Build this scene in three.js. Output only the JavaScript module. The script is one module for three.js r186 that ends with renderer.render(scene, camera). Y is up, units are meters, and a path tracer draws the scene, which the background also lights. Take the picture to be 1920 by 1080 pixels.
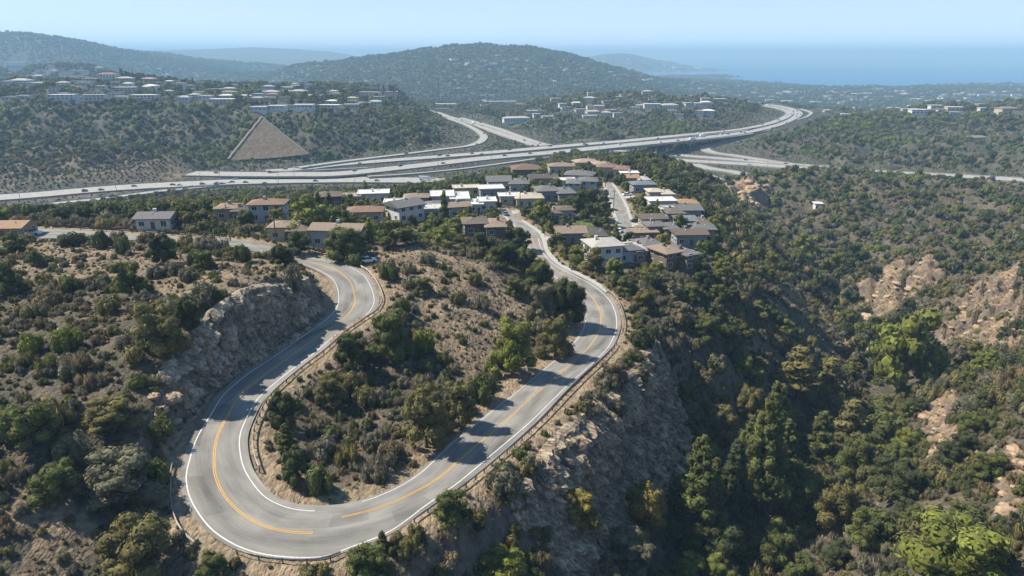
import * as THREE from 'three';
import { mergeGeometries, mergeVertices } from 'three/addons/utils/BufferGeometryUtils.js';
import { createNoise2D, createNoise3D } from 'simplex-noise';

// ------------------------------------------------------------------ camera, sky, sun, air, exposure
const scene = new THREE.Scene();
const EYE = new THREE.Vector3(0, 180, 0), PITCH = Math.atan((540 - 102) / 1280), SP = Math.sin(PITCH), CP = Math.cos(PITCH);
const camera = new THREE.PerspectiveCamera(2 * Math.atan(540 / 1280) * 180 / Math.PI, 16 / 9, 1, 60000);
camera.position.copy(EYE); camera.rotation.x = -PITCH;
const renderer = new THREE.WebGLRenderer();
renderer.toneMapping = THREE.LinearToneMapping;
renderer.toneMappingExposure = 1.82;
renderer.shadowMap.enabled = true;

const SUN = new THREE.Vector3(-0.66, 0.80, -0.18).normalize();
function makeSky() {
  const W = 1024, H = 512, data = new Float32Array(W * H * 4), d = new THREE.Vector3();
  for (let j = 0; j < H; j++) for (let i = 0; i < W; i++) {
    const el = ((j + 0.5) / H - 0.5) * Math.PI, az = ((i + 0.5) / W - 0.5) * 2 * Math.PI;
    d.set(Math.cos(el) * Math.cos(az), Math.sin(el), Math.cos(el) * Math.sin(az));
    const y = Math.max(0, d.y), c = d.dot(SUN);
    const air = Math.exp(-y * 6.5), near = Math.pow(Math.max(0, 0.5 + 0.5 * c), 4);
    const glow = 1 + 0.32 * near + 0.5 * Math.pow(Math.max(0, c), 60);
    const o = (j * W + i) * 4;
    data[o] = (0.075 + 0.43 * air) * glow; data[o + 1] = (0.145 + 0.48 * air) * glow; data[o + 2] = (0.30 + 0.48 * air) * (0.75 + 0.25 * glow); data[o + 3] = 1;
  }
  const t = new THREE.DataTexture(data, W, H, THREE.RGBAFormat, THREE.FloatType);
  t.mapping = THREE.EquirectangularReflectionMapping; t.magFilter = THREE.LinearFilter; t.needsUpdate = true;
  return t;
}
scene.background = makeSky();
scene.environment = scene.background;
const sun = new THREE.DirectionalLight(new THREE.Color(1, 0.915, 0.77), 5);
sun.position.copy(SUN).multiplyScalar(2000); sun.castShadow = true;
Object.assign(sun.shadow.camera, { left: -1500, right: 1500, top: 1500, bottom: -1500, near: 1, far: 6000 });
scene.add(sun, sun.target);
scene.fog = new THREE.FogExp2(new THREE.Color(0.45, 0.735, 1.0), 0.000165);

// ------------------------------------------------------------------ helpers
function rand(seed) { let a = seed >>> 0; return () => { a = (a + 0x6d2b79f5) | 0; let t = Math.imul(a ^ (a >>> 15), 1 | a); t = (t + Math.imul(t ^ (t >>> 7), 61 | t)) ^ t; return ((t ^ (t >>> 14)) >>> 0) / 4294967296; }; }
const n2 = createNoise2D(rand(11)), n3 = createNoise3D(rand(12));
const clamp = (v, a = 0, b = 1) => Math.min(b, Math.max(a, v)), lerp = (a, b, t) => a + (b - a) * t;
const smooth = (a, b, v) => { const t = clamp((v - a) / (b - a)); return t * t * (3 - 2 * t); };
const fbm = (x, y, o = 4) => { let s = 0, a = 0.5; for (let i = 0; i < o; i++) { s += a * n2(x + i * 17.3, y - i * 9.1); x *= 2.03; y *= 2.03; a *= 0.5; } return s; };
const ridged = (x, y, o = 4) => { let s = 0, a = 0.5; for (let i = 0; i < o; i++) { s += a * (1 - Math.abs(n2(x + i * 31.7, y + i * 5.9)) * 2); x *= 2.1; y *= 2.1; a *= 0.5; } return s; };
const used = {};
function numbered(name) { const n = used[name] = (used[name] ?? -1) + 1; return n ? name + '_' + String(n).padStart(3, '0') : name; }
function tag(o, label, category, group, kind) { o.userData = { label, category }; if (group) o.userData.group = group; if (kind) o.userData.kind = kind; return o; }
function add(o, name, label, category, group, kind) { o.name = numbered(name); scene.add(o); if (label) tag(o, label, category, group, kind); else if (kind) o.userData.kind = kind; return o; }
function mesh(name, geo, mat, parent) { const m = new THREE.Mesh(geo, mat); m.name = name; m.castShadow = m.receiveShadow = true; if (parent) parent.add(m); return m; }
function thing(name, label, category, x, y, z, turn = 0, group) { const o = new THREE.Group(); o.position.set(x, y, z); o.rotation.y = turn; return add(o, name, label, category, group); }
// A survey sight: the ground point seen in direction (px, py) at a given drop below the camera's height.
const ray = (px, py) => { const u = (px - 960) / 1280, v = (540 - py) / 1280; return [u, v * CP - SP, -(CP + v * SP)]; };
function sight(px, py, drop) { const [a, b, c] = ray(px, py), t = -drop / b; return [a * t, c * t]; }
function far(px, depth, drop) { const w = (depth - drop * SP) / CP; return [(px - 960) / 1280 * depth, -w]; }
function toPx(x, y, z) { const h = EYE.y - y, d = -z * CP + h * SP; return [960 + 1280 * x / d, 540 - 1280 * (-h * CP - z * SP) / d, d]; }
function catmull(pts, step) { // rows of numbers, resampled evenly by the length of the first two columns
  const k = pts[0].length, out = [], at = (i, c) => pts[clamp(i, 0, pts.length - 1)][c];
  for (let i = 0; i < pts.length - 1; i++) for (let j = 0; j < 24; j++) {
    const t = j / 24, row = [];
    for (let c = 0; c < k; c++) { const a = at(i - 1, c), b = at(i, c), d = at(i + 1, c), e = at(i + 2, c); row.push(0.5 * (2 * b + (d - a) * t + (2 * a - 5 * b + 4 * d - e) * t * t + (3 * b - a - 3 * d + e) * t * t * t)); }
    out.push(row);
  }
  out.push(pts[pts.length - 1].slice());
  const res = [out[0]]; let acc = 0;
  for (let i = 1; i < out.length; i++) {
    let l = Math.hypot(out[i][0] - out[i - 1][0], out[i][1] - out[i - 1][1]), done = 0;
    while (acc + l - done >= step) { done += step - acc; acc = 0; const f = done / l; res.push(out[i].map((v, c) => lerp(out[i - 1][c], v, f))); }
    acc += l - done;
  }
  res.push(out[out.length - 1]);
  return res;
}
const hash3 = (i, j, k) => { let h = Math.imul(i, 374761393) ^ Math.imul(j, 668265263) ^ Math.imul(k, 1274126177); h = Math.imul(h ^ (h >>> 13), 1274126177); return ((h ^ (h >>> 16)) >>> 0) / 4294967296; };
function blocks(x, y, z) { // cellular noise: height of the nearest block, and how far its joint is
  const ix = Math.floor(x), iy = Math.floor(y), iz = Math.floor(z); let f1 = 9, f2 = 9, id = 0;
  for (let a = -1; a <= 1; a++) for (let b = -1; b <= 1; b++) for (let c = -1; c <= 1; c++) { const i = ix + a, j = iy + b, k = iz + c, d = Math.hypot(i + hash3(i, j, k) - x, j + hash3(j, k, i) - y, k + hash3(k, i, j) - z); if (d < f1) { f2 = f1; f1 = d; id = hash3(i + 7, j, k); } else if (d < f2) f2 = d; }
  return [id, f2 - f1, f1];
}
// ------------------------------------------------------------------ roads: sighted edge pairs (left edge, right edge, drop), as one walks along
const MAIN = [[-60, 430, -60, 448, 46], [0, 430, 0, 448, 46], [100, 430, 90, 447, 46], [200, 435, 200, 448, 46.2], [320, 443, 333, 456, 46.8], [433, 449, 433, 463, 47.4], [500, 460, 484, 474, 47.9],
  [550, 469, 530, 486, 48.2], [592, 482, 570, 499, 48.6], [640, 490, 598, 511, 49], [671, 503, 619, 527, 49.3], [694, 521, 628, 548, 49.7], [711, 556, 624, 575, 50.2], [704, 582, 606, 597, 50.6], [680, 601, 578, 618, 51],
  [640, 628, 548, 639, 51.4], [600, 663, 505, 668, 51.9], [550, 701, 452, 703, 52.5], [500, 745, 410, 738, 53], [478, 782, 383, 778, 53.4], [465, 820, 357, 820, 53.9], [469, 863, 343, 862, 54.3], [483, 893, 337, 900, 54.7],
  [511, 926, 350, 945, 55], [547, 942, 393, 1001, 55.3], [583, 947, 473, 1041, 55.5], [633, 946, 590, 1051, 55.8], [670, 939, 660, 1030, 56], [707, 927, 735, 1000, 56.3], [750, 907, 803, 953, 56.7], [790, 880, 873, 905, 57.1],
  [840, 833, 940, 850, 57.6], [890, 793, 1007, 790, 58.1], [933, 760, 1050, 745, 58.5], [973, 729, 1088, 708, 58.9], [1020, 690, 1125, 675, 59.3], [1062, 655, 1152, 645, 59.6], [1090, 618, 1164, 612, 59.9], [1094, 588, 1160, 582, 60],
  [1085, 566, 1145, 557, 60], [1066, 545, 1115, 533, 60], [1042, 523, 1083, 516, 60], [1020, 503, 1050, 499, 60], [1001, 482, 1030, 482, 60], [990, 461, 1020, 465, 60], [979, 442, 1011, 439, 60], [962, 419, 988, 421, 60], [950, 406, 968, 407, 60], [941, 394, 958, 395, 60]];
const STREET = [[1133, 344, 1146, 344, 63], [1141, 362, 1158, 361, 62.5], [1149, 386, 1172, 386, 62], [1156, 405, 1178, 404, 61.6], [1161, 422, 1184, 422, 61.3], [1162, 438, 1184, 436, 61], [1164, 447, 1176, 448, 60.9]];
function survey(list) {
  const rows = list.map(([a, b, c, d, h]) => { const l = sight(a, b, h), r = sight(c, d, h); return [(l[0] + r[0]) / 2, (l[1] + r[1]) / 2, l[0], l[1], r[0], r[1], 180 - h]; });
  return catmull(rows, 1.0).map(([cx, cz, lx, lz, rx, rz, y]) => ({ x: (lx + rx) / 2, z: (lz + rz) / 2, l: [lx, lz], r: [rx, rz], y, hw: Math.hypot(lx - rx, lz - rz) / 2 }));
}
const mainRoad = survey(MAIN), street = survey(STREET);
// freeways far below: centre line sights (px, py, drop) and width in metres; deck: they stand clear of the ground there
const FREEWAYS = [
  { name: 'lower_carriageway', w: 30.1, p: [[-60, 374, 106], [50, 367, 106], [200, 354, 106], [333, 346, 106], [467, 340.5, 106], [640, 337.5, 106], [760, 338, 106.5], [880, 340, 107]] },
  { name: 'slip_road', w: 12.7, p: [[-20, 402, 107], [30, 392, 107], [110, 381, 107], [190, 373, 107], [300, 358.5, 107], [380, 350.5, 106.5], [440, 345, 106.2]] },
  { name: 'near_carriageway', w: 27.0, deck: [990, 1400], p: [[355, 325.5, 104], [467, 327, 104], [560, 327, 104], [640, 325.5, 104], [773, 312, 103.5], [907, 297, 103], [1040, 285.5, 101.5], [1140, 275.5, 100.5], [1280, 262, 100], [1380, 251, 101], [1440, 239.5, 102], [1478, 226, 103.5], [1496, 213, 105], [1478, 203, 108], [1440, 196, 111]] },
  { name: 'far_carriageway', w: 23.8, deck: [990, 1390], p: [[500, 321.5, 104], [560, 317, 104], [640, 308, 103.5], [840, 292.5, 102.5], [973, 281.5, 101.5], [1073, 272.5, 100.5], [1173, 264.5, 100], [1280, 253.5, 99.5], [1380, 243.5, 100.5], [1436, 233, 101.5], [1470, 221, 103], [1480, 211, 105], [1462, 204, 107.5], [1430, 198, 110]] },
  { name: 'loop_ramp', w: 12.7, p: [[560, 314, 103], [640, 303, 102.5], [740, 291, 102], [827, 280, 101.5], [880, 273, 101], [903, 263, 101], [903, 251, 102], [872, 233, 104], [832, 219, 106], [805, 207, 108]] },
  { name: 'crossing_carriageway', w: 23.8, p: [[815, 210, 108], [855, 224, 109.5], [900, 237.5, 110.5], [957, 257, 112], [1010, 272.5, 113], [1080, 284, 113.5], [1173, 294, 113.5], [1280, 301, 113.5], [1347, 305, 113], [1420, 309, 112], [1480, 313, 110.5], [1630, 322, 107.5], [1713, 326.5, 106], [1813, 331.5, 104], [1910, 337.5, 102], [2050, 347, 101]] },
  { name: 'crossing_far_carriageway', w: 19.0, p: [[862, 221, 109.5], [927, 239.5, 111], [973, 256, 112.2], [1023, 272, 113], [1100, 280, 113.5], [1190, 285, 113.5], [1280, 292, 113.5], [1380, 300, 112.5], [1480, 308.5, 111], [1560, 315, 109]] },
  { name: 'connector_ramp', w: 12.7, p: [[1444, 243, 102], [1400, 254, 104], [1352, 266, 107], [1322, 277, 110], [1336, 286, 111.5], [1380, 292.5, 112], [1440, 302, 111.5], [1500, 311, 110]] },
  { name: 'outer_ramp', w: 14.3, p: [[1173, 306, 114.5], [1230, 307.5, 114.5], [1280, 305, 114.5], [1330, 316, 114], [1377, 323, 114], [1420, 334, 114.5]] },
  { name: 'low_ramp', w: 14.3, p: [[1240, 317, 115], [1290, 322, 115], [1330, 332, 115.5], [1360, 345, 116]] },
  { name: 'collector_ramp', w: 9, p: [[690, 331, 105], [780, 325, 104.8], [870, 316, 104.5], [960, 304, 104], [1030, 294, 103.5]] },
  { name: 'upper_ramp', w: 8, p: [[455, 331, 105], [520, 323, 104.6], [600, 319, 104.3], [690, 314.5, 104]] },
  { name: 'merge_ramp', w: 11.1, p: [[1495, 224, 103.5], [1512, 219, 105], [1520, 211, 108], [1500, 204, 110]] },
];
for (const f of FREEWAYS) {
  const rows = f.p.map(([px, py, h]) => [...sight(px, py, h), 180 - h, px]);
  f.s = catmull(rows, 6).map(([x, z, y, px]) => ({ x, z, y, hw: f.w / 2 * lerp(1, 0.6, smooth(800, 1020, -z)), deck: f.deck && px > f.deck[0] && px < f.deck[1] }));
}

// ------------------------------------------------------------------ the lie of the land: surveyed heights joined by a thin-plate spline
const SPOTS_NEAR = [[20, 455, 45.4], [120, 458, 45], [250, 470, 43.6], [400, 480, 43.4], [520, 507, 42.8], [560, 503, 43.6], [578, 520, 43], [545, 560, 43], [480, 592, 43.2], [420, 612, 43.6], [335, 640, 44.5], [296, 722, 47.5], [285, 790, 50],
  [250, 850, 51.8], [300, 905, 54.6], [300, 560, 43], [150, 560, 43.4], [0, 560, 43.4], [100, 650, 44.8], [0, 700, 45.4], [150, 750, 47], [0, 850, 48], [120, 850, 49], [100, 950, 51.5], [0, 1000, 51.5], [200, 980, 54.2], [280, 1050, 56.6], [100, 1075, 54.5],
  [380, 1060, 58], [-200, 700, 44], [-200, 950, 50], [450, 1078, 56.8], [600, 1078, 57], [700, 1060, 57.2], [800, 1000, 58], [760, 1075, 58.6], [900, 1075, 63], [900, 960, 59], [960, 905, 59.2], [850, 1120, 63], [700, 1140, 60.5]];
const SPOTS_INNER = [[700, 605, 51.6], [640, 660, 53], [560, 740, 54.6], [520, 820, 55.2], [560, 920, 56], [700, 880, 56.6], [620, 840, 55.8], [700, 760, 55.8], [800, 770, 56.4], [750, 660, 54], [820, 690, 55.6], [900, 700, 57.6], [960, 690, 58.6],
  [720, 490, 48.5], [760, 468, 47.6], [800, 475, 48], [900, 500, 50.2], [960, 525, 53], [1010, 560, 56], [1050, 590, 58.2], [860, 560, 51.6], [940, 600, 55], [780, 560, 51], [720, 540, 50], [700, 450, 50.5], [850, 455, 51.5], [960, 480, 57.4]];
const LIP = [[1228, 628, 61.3], [1215, 642, 61.2], [1190, 690, 61], [1135, 745, 60.5], [1075, 800, 60], [1025, 860, 60], [990, 915, 60.5], [955, 970, 61], [925, 1030, 62.5]];
const SPOTS_CLIFF = [[1400, 1000, 91],
  [1500, 1010, 94], [1420, 900, 95], [1550, 900, 96], [1500, 800, 98.5], [1640, 740, 101], [1195, 600, 61.3], [1250, 600, 64], [1300, 605, 66.5], [1350, 650, 70.5], [1292, 700, 72.5], [1380, 705, 77], [1450, 660, 82], [1500, 700, 90], [1420, 560, 72],
  [1480, 560, 80], [1560, 640, 93], [1620, 720, 101], [1300, 535, 63.5], [1210, 545, 61.5], [1500, 505, 92], [1420, 480, 78], [1360, 450, 69], [1335, 400, 67], [1385, 402, 80], [1480, 476, 99], [1560, 560, 107], [1505, 470, 109], [1440, 420, 112], [1310, 350, 67], [1290, 312, 70], [1335, 332, 114]];
const SPOTS_RIGHT = [[1900, 1060, 62], [1750, 1060, 71], [1600, 1060, 82], [1900, 950, 66], [1750, 950, 75], [1650, 900, 85], [1750, 850, 83], [1900, 850, 70], [1900, 750, 75], [1780, 750, 87], [1700, 740, 97], [1900, 650, 82], [1780, 650, 93], [1700, 640, 102], [1650, 600, 105],
  [1900, 560, 86], [1800, 560, 93], [1700, 510, 98], [1625, 552, 106], [1900, 480, 91], [1750, 470, 98], [1600, 470, 106], [1900, 400, 92], [1700, 400, 98], [1550, 400, 104], [1450, 400, 111], [1900, 366, 95], [1780, 352, 95], [1650, 339, 94.5], [1570, 326, 93], [1500, 323, 92], [1440, 326, 93], [1395, 335, 93.5], [1350, 348, 104],
  [1400, 385, 105], [2100, 1000, 55], [2100, 600, 72], [2100, 400, 85], [1400, 284, 108], [1350, 276, 110], [1700, 300, 104], [1580, 300, 106], [1900, 315, 100], [1600, 255, 96], [1700, 216, 85], [1560, 227, 92.5], [1450, 252, 102.5], [1900, 250, 90], [1900, 192, 74], [1800, 203, 80], [1750, 245, 93],
  [2100, 200, 70], [2100, 320, 97], [1500, 206, 116]];
const SPOTS_TOWN = [[400, 395, 70], [300, 384, 88], [300, 366, 104], [600, 362, 104], [480, 372, 92], [150, 400, 74], [60, 405, 76], [150, 386, 100], [800, 347, 100], [900, 315, 107], [840, 356, 84], [960, 320, 84], [1060, 300, 90], [1180, 310, 104], [1240, 330, 100],
  [700, 300, 106], [600, 312, 106], [500, 318, 106], [400, 322, 106], [700, 206, 70], [640, 208, 67], [880, 262, 104], [820, 226, 92], [720, 214, 80], [600, 208, 66], [450, 203, 62], [300, 193, 58], [150, 188, 56], [0, 193, 56], [-200, 193, 54], [600, 260, 90], [450, 255, 87], [300, 255, 86], [100, 258, 85], [0, 250, 82],
  [350, 312, 103], [0, 290, 87], [100, 285, 87], [200, 287, 88], [300, 300, 95], [335, 315, 100], [300, 340, 105.5], [100, 352, 105], [-100, 357, 103], [-200, 290, 84], [0, 111, 20], [80, 112, 22], [150, 124, 29], [300, 151, 44], [450, 160, 52], [600, 166, 57], [730, 166, 60], [750, 190, 72], [300, 170, 51], [100, 150, 38], [500, 180, 60], [-200, 110, 15],
  [150, 222, 70], [300, 226, 72], [450, 232, 76], [800, 203, 101], [780, 193, 90], [990, 245, 106], [960, 205, 100], [1000, 194, 89], [1150, 183, 82], [1300, 185, 82], [1400, 200, 90], [1436, 224, 102], [1000, 262, 109], [1200, 263, 107], [1350, 250, 107], [1200, 228, 96], [1100, 217, 93], [1300, 222, 97], [860, 205, 107]];
const SPOTS_PLATEAU = [[300, 420, 49], [440, 405, 50.5], [500, 402, 51], [590, 440, 50.5], [680, 385, 57.5], [700, 420, 55], [775, 410, 57], [860, 380, 59], [800, 440, 54], [905, 435, 56.5], [960, 375, 60.5], [1040, 375, 61], [1100, 355, 62.5], [1000, 330, 65], [1060, 318, 66], [1120, 312, 67],
  [1080, 450, 60.5], [1130, 500, 60.5], [1205, 490, 61], [1260, 505, 62], [1290, 462, 61.5], [1250, 430, 61.5], [1250, 380, 62.5], [1200, 345, 65], [1040, 480, 60.2], [1100, 400, 61], [1040, 420, 60.4]];
const FAR_SPOTS = [[-300, 1700, 95], [0, 1700, 100], [300, 1700, 115], [600, 1700, 122], [-300, 4600, -20], [0, 4600, -33], [90, 4600, 8], [150, 4600, 26], [230, 4600, 42], [300, 4600, 52], [350, 4600, 78], [420, 4600, 110], [520, 4600, 132], [-300, 3000, 120], [0, 3000, 125], [300, 3000, 142], [500, 3000, 148],
  [540, 3000, 96], [600, 3000, 74], [640, 3000, 64], [700, 3000, 42], [740, 3000, 33], [780, 3000, 24], [820, 3000, 14], [860, 3000, 4], [895, 3000, -3], [930, 3000, -1], [980, 3000, 3], [1040, 3000, 26], [1100, 3000, 62], [1150, 3000, 96], [1200, 3000, 126], [1280, 3000, 148], [600, 2150, 136], [800, 2000, 136], [1000, 2000, 132], [1200, 2100, 143],
  [700, 2500, 98], [900, 2450, 84], [1060, 2500, 104], [600, 4200, 165], [900, 4400, 168], [1200, 4300, 176], [760, 1800, 122], [1000, 1750, 126], [1300, 2500, 150], [1150, 1500, 128], [1500, 1400, 126], [1700, 1500, 130], [1900, 1700, 128], [1500, 2300, 160], [1750, 2400, 164], [1950, 2400, 158],
  [1340, 4700, 178], [1250, 5600, 178], [1400, 3700, 177], [1500, 3150, 176.5], [1600, 3000, 176.5], [1700, 3050, 176], [1820, 3150, 174], [1920, 3250, 173], [2200, 3000, 170], [1430, 4400, 190], [1550, 3600, 192], [1750, 3700, 193], [1950, 3900, 193], [1400, 6000, 196], [1700, 7000, 200], [2200, 4500, 195], [2200, 7500, 200], [1250, 9300, 196],
  [900, 5000, 160], [600, 6000, 150], [300, 6500, 120], [0, 6500, 40], [-300, 6500, 20], [400, 9200, 60], [480, 9300, 32], [560, 9200, 62], [640, 9000, 100], [200, 9000, 80], [-300, 9000, 20], [760, 9200, 140], [880, 9200, 150], [1000, 8000, 150], [1120, 7600, 108], [1180, 7400, 100], [1210, 7200, 150], [300, 11800, 150], [900, 11800, 165], [1500, 4300, 232], [1700, 5200, 245], [1950, 6000, 245], [1600, 6800, 245], [1400, 6600, 218], [2150, 5600, 245], [1800, 4300, 230], [1500, 9000, 245], [1800, 9300, 245], [2300, 9300, 245], [1350, 8600, 230], [1400, 3000, 156], [1500, 2900, 156], [1700, 2900, 154], [1900, 2900, 150], [1500, 3500, 164], [1700, 3500, 164], [1900, 3500, 162], [2100, 3500, 160]];
const knots = [];
function spot(x, z, drop) { const D = -z + 60; knots.push([x / D, Math.log(D), drop]); }
for (const list of [SPOTS_NEAR, SPOTS_INNER, SPOTS_CLIFF, SPOTS_RIGHT, SPOTS_TOWN, SPOTS_PLATEAU]) for (const [px, py, h] of list) spot(...sight(px, py, h), h);
LIP.forEach(([px, py, h], i) => { // the cliff: from its lip outward and down
  const p = sight(px, py, h), a = sight(...LIP[Math.max(0, i - 1)]), b = sight(...LIP[Math.min(LIP.length - 1, i + 1)]), l = Math.hypot(b[0] - a[0], b[1] - a[1]), nx = (a[1] - b[1]) / l, nz = (b[0] - a[0]) / l, s = nx > 0 ? 1 : -1, H = [20, 21, 21, 20, 18, 16, 13, 10, 8][i];
  spot(p[0], p[1], h); for (const [o, k] of [[4.5, 0.45], [10, 1], [26, 1.4]]) if ((i && i < 7) || o < 26) spot(p[0] + s * nx * o, p[1] + s * nz * o, h + H * k);
});
for (const [px, d0, h0] of FAR_SPOTS) { const coast = h0 >= 170, d = coast ? d0 * 1.3 : d0, h = d0 > 2400 && h0 < 140 ? h0 - 0.0129 * d0 : h0; spot(...far(px, d, h), h); }
MAIN.forEach(([a, b, c, d, h], i) => { const l = sight(a, b, h), r = sight(c, d, h); if (i < 10 || i > 17) spot((l[0] + r[0]) / 2, (l[1] + r[1]) / 2, h); });
STREET.forEach(([a, b, c, d, h], i) => { if (i % 2) spot(...sight((a + c) / 2, (b + d) / 2, h), h); });
FREEWAYS.forEach((f) => f.s.forEach((s, i) => { if (i % 9 === 4 && !s.deck) spot(s.x, s.z, 180 - s.y); }));
const spline = (() => {
  const n = knots.length, m = n + 3, A = Array.from({ length: m }, () => new Float64Array(m + 1)), U = (r2) => (r2 > 1e-12 ? r2 * Math.log(r2) : 0);
  for (let i = 0; i < n; i++) {
    for (let j = 0; j < n; j++) A[i][j] = U((knots[i][0] - knots[j][0]) ** 2 + (knots[i][1] - knots[j][1]) ** 2);
    A[i][i] += 2e-4; A[i][n] = A[n][i] = 1; A[i][n + 1] = A[n + 1][i] = knots[i][0]; A[i][n + 2] = A[n + 2][i] = knots[i][1]; A[i][m] = knots[i][2];
  }
  for (let c = 0; c < m; c++) {
    let p = c; for (let r = c + 1; r < m; r++) if (Math.abs(A[r][c]) > Math.abs(A[p][c])) p = r;
    [A[c], A[p]] = [A[p], A[c]];
    for (let r = c + 1; r < m; r++) { const f = A[r][c] / A[c][c]; if (f) for (let k = c; k <= m; k++) A[r][k] -= f * A[c][k]; }
  }
  const w = new Float64Array(m);
  for (let r = m - 1; r >= 0; r--) { let s = A[r][m]; for (let k = r + 1; k < m; k++) s -= A[r][k] * w[k]; w[r] = s / A[r][r]; }
  const kx = Float64Array.from(knots, (k) => k[0]), kz = Float64Array.from(knots, (k) => k[1]);
  return (x, z) => {
    const D = -z + 60, a = x / D, b = Math.log(D); let s = w[n] + w[n + 1] * a + w[n + 2] * b;
    for (let i = 0; i < n; i++) { const r2 = (a - kx[i]) ** 2 + (b - kz[i]) ** 2; if (r2 > 1e-12) s += w[i] * r2 * Math.log(r2); }
    return 180 - s;
  };
})();

// nearest road: distance to the pavement's edge and its height
function bins(samples, size) {
  const map = new Map();
  samples.forEach((s) => { const k = Math.floor(s.x / size) + ',' + Math.floor(s.z / size); (map.get(k) ?? map.set(k, []).get(k)).push(s); });
  return (x, z) => {
    let best = 1e9, hit = null; const cx = Math.floor(x / size), cz = Math.floor(z / size);
    for (let i = -1; i <= 1; i++) for (let j = -1; j <= 1; j++) { const b = map.get((cx + i) + ',' + (cz + j)); if (b) for (const s of b) { const d = Math.hypot(s.x - x, s.z - z) - s.hw; if (d < best) { best = d; hit = s; } } }
    return [best, hit];
  };
}
const nearRoad = bins([...mainRoad, ...street], 24), nearFreeway = bins(FREEWAYS.flatMap((f) => f.s.filter((s) => !s.deck)), 60);

const GRADED = (() => { const p = [[491, 222, 69.3], [428, 302, 104], [579, 291, 104]].map(([a, b, h]) => { const q = sight(a, b, h); return [q[0], 180 - h, q[1]]; });
  const [A, B, C] = p, det = (B[2] - C[2]) * (A[0] - C[0]) + (C[0] - B[0]) * (A[2] - C[2]);
  return { p, at: (x, z) => { const a = ((B[2] - C[2]) * (x - C[0]) + (C[0] - B[0]) * (z - C[2])) / det, b = ((C[2] - A[2]) * (x - C[0]) + (A[0] - C[0]) * (z - C[2])) / det; return [Math.min(a, b, 1 - a - b), a * A[1] + b * B[1] + (1 - a - b) * C[1]]; } }; })();
// grid: rows spaced wider with distance
const NC = 500, ROWS = []; for (let d = 22; d < 12500;) { ROWS.push(d); d += d < 270 ? 0.85 : 0.85 + (d - 270) * 0.0078; }
const NR = ROWS.length, halfW = (d) => 45 + 0.95 * d;
const GH = new Float32Array(NR * NC), GE = new Float32Array(NR * NC).fill(1e3), GN = new Float32Array(NR * NC);
for (let r = 0; r < NR; r++) {
  const d = ROWS[r], hw = halfW(d), z = -d;
  for (let c = 0; c < NC; c++) {
    const x = (c / (NC - 1) * 2 - 1) * hw, i = r * NC + c;
    let h = spline(x, z); const nat = h;
    let e = 1e3, hit = null;
    if (d < 480) [e, hit] = nearRoad(x, z);
    let rough = d < 520 ? 0.55 * fbm(x / 9, z / 9, 4) + 0.9 * fbm(x / 31, z / 31, 2) : 0;
    if (d > 330) rough += smooth(330, 620, d) * ((lerp(4, 7, smooth(560, 680, d)) + 5 * smooth(600, 660, d) * (1 - smooth(760, 860, d))) * (ridged(x / 78, z / 150, 4) - 0.37) + 4 * fbm(x / 190, z / 190, 2)) + smooth(640, 760, d) * (1 - smooth(1500, 2600, d)) * 9 * fbm(x / 240 + 4, z / 300, 3) * (1 - 0.5 * smooth(1500, 2600, d)) + smooth(1500, 2600, d) * (13 * (ridged(x / 420, z / 520, 4) - 0.45) + 5 * fbm(x / 900, z / 900, 2));
    if (d > 170 && d < 640) rough += smooth(0.27 * d + 8, 0.33 * d + 45, x) * smooth(170, 240, d) * (1 - smooth(520, 640, d)) * (6.5 * (ridged(x / 85 + z / 260, z / 42 - x / 300, 4) - 0.37) + 4 * fbm(x / 70, z / 60, 2));
    if (h < 12) rough *= smooth(-2, 12, h);
    rough *= smooth(1, 14, e);
    if (hit && e < 40) {
      const up = nat - hit.y, B = up > 0 ? lerp(8, 4.2, clamp(up / 6)) : 9, t = smooth(1.1, B, e);
      h = lerp(hit.y - 0.07, nat, t); if (e < 0.3) h = hit.y - 0.16;
    }
    if (d > 420 && d < 1900) {
      const [fe, fh] = nearFreeway(x, z);
      if (fe < 60) { const t = smooth(2, 26, fe); h = lerp(fh.y - 0.6, h, t); rough *= smooth(4, 34, fe); if (fe < e) e = fe; }
    }
    if (d > 550 && d < 850) { const [inside, y] = GRADED.at(x, z); if (inside > -0.4) { const t = smooth(-0.4, 0, inside), low = inside > 0 ? y - 6 : y - 1; h = lerp(h, Math.min(h, low), t); rough *= 1 - t; } }
    GH[i] = h + rough; GE[i] = e; GN[i] = nat;
  }
}
function cell(x, z) {
  const d = clamp(-z, ROWS[0], ROWS[NR - 1] - 1e-3); let lo = 0, hi = NR - 1;
  while (hi - lo > 1) { const m = (lo + hi) >> 1; if (ROWS[m] <= d) lo = m; else hi = m; }
  const t = (d - ROWS[lo]) / (ROWS[lo + 1] - ROWS[lo]), u = clamp((x / halfW(d) + 1) / 2, 0, 0.99999) * (NC - 1), c = Math.floor(u);
  return [lo * NC + c, u - c, t];
}
function sample(G, x, z) { const [i, f, t] = cell(x, z); return lerp(lerp(G[i], G[i + 1], f), lerp(G[i + NC], G[i + NC + 1], f), t); }
const ground = (x, z) => sample(GH, x, z), roadGap = (x, z) => sample(GE, x, z);
function slopeAt(x, z, e = 1.5) { return Math.hypot(ground(x + e, z) - ground(x - e, z), ground(x, z + e) - ground(x, z - e)) / (2 * e); }
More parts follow.
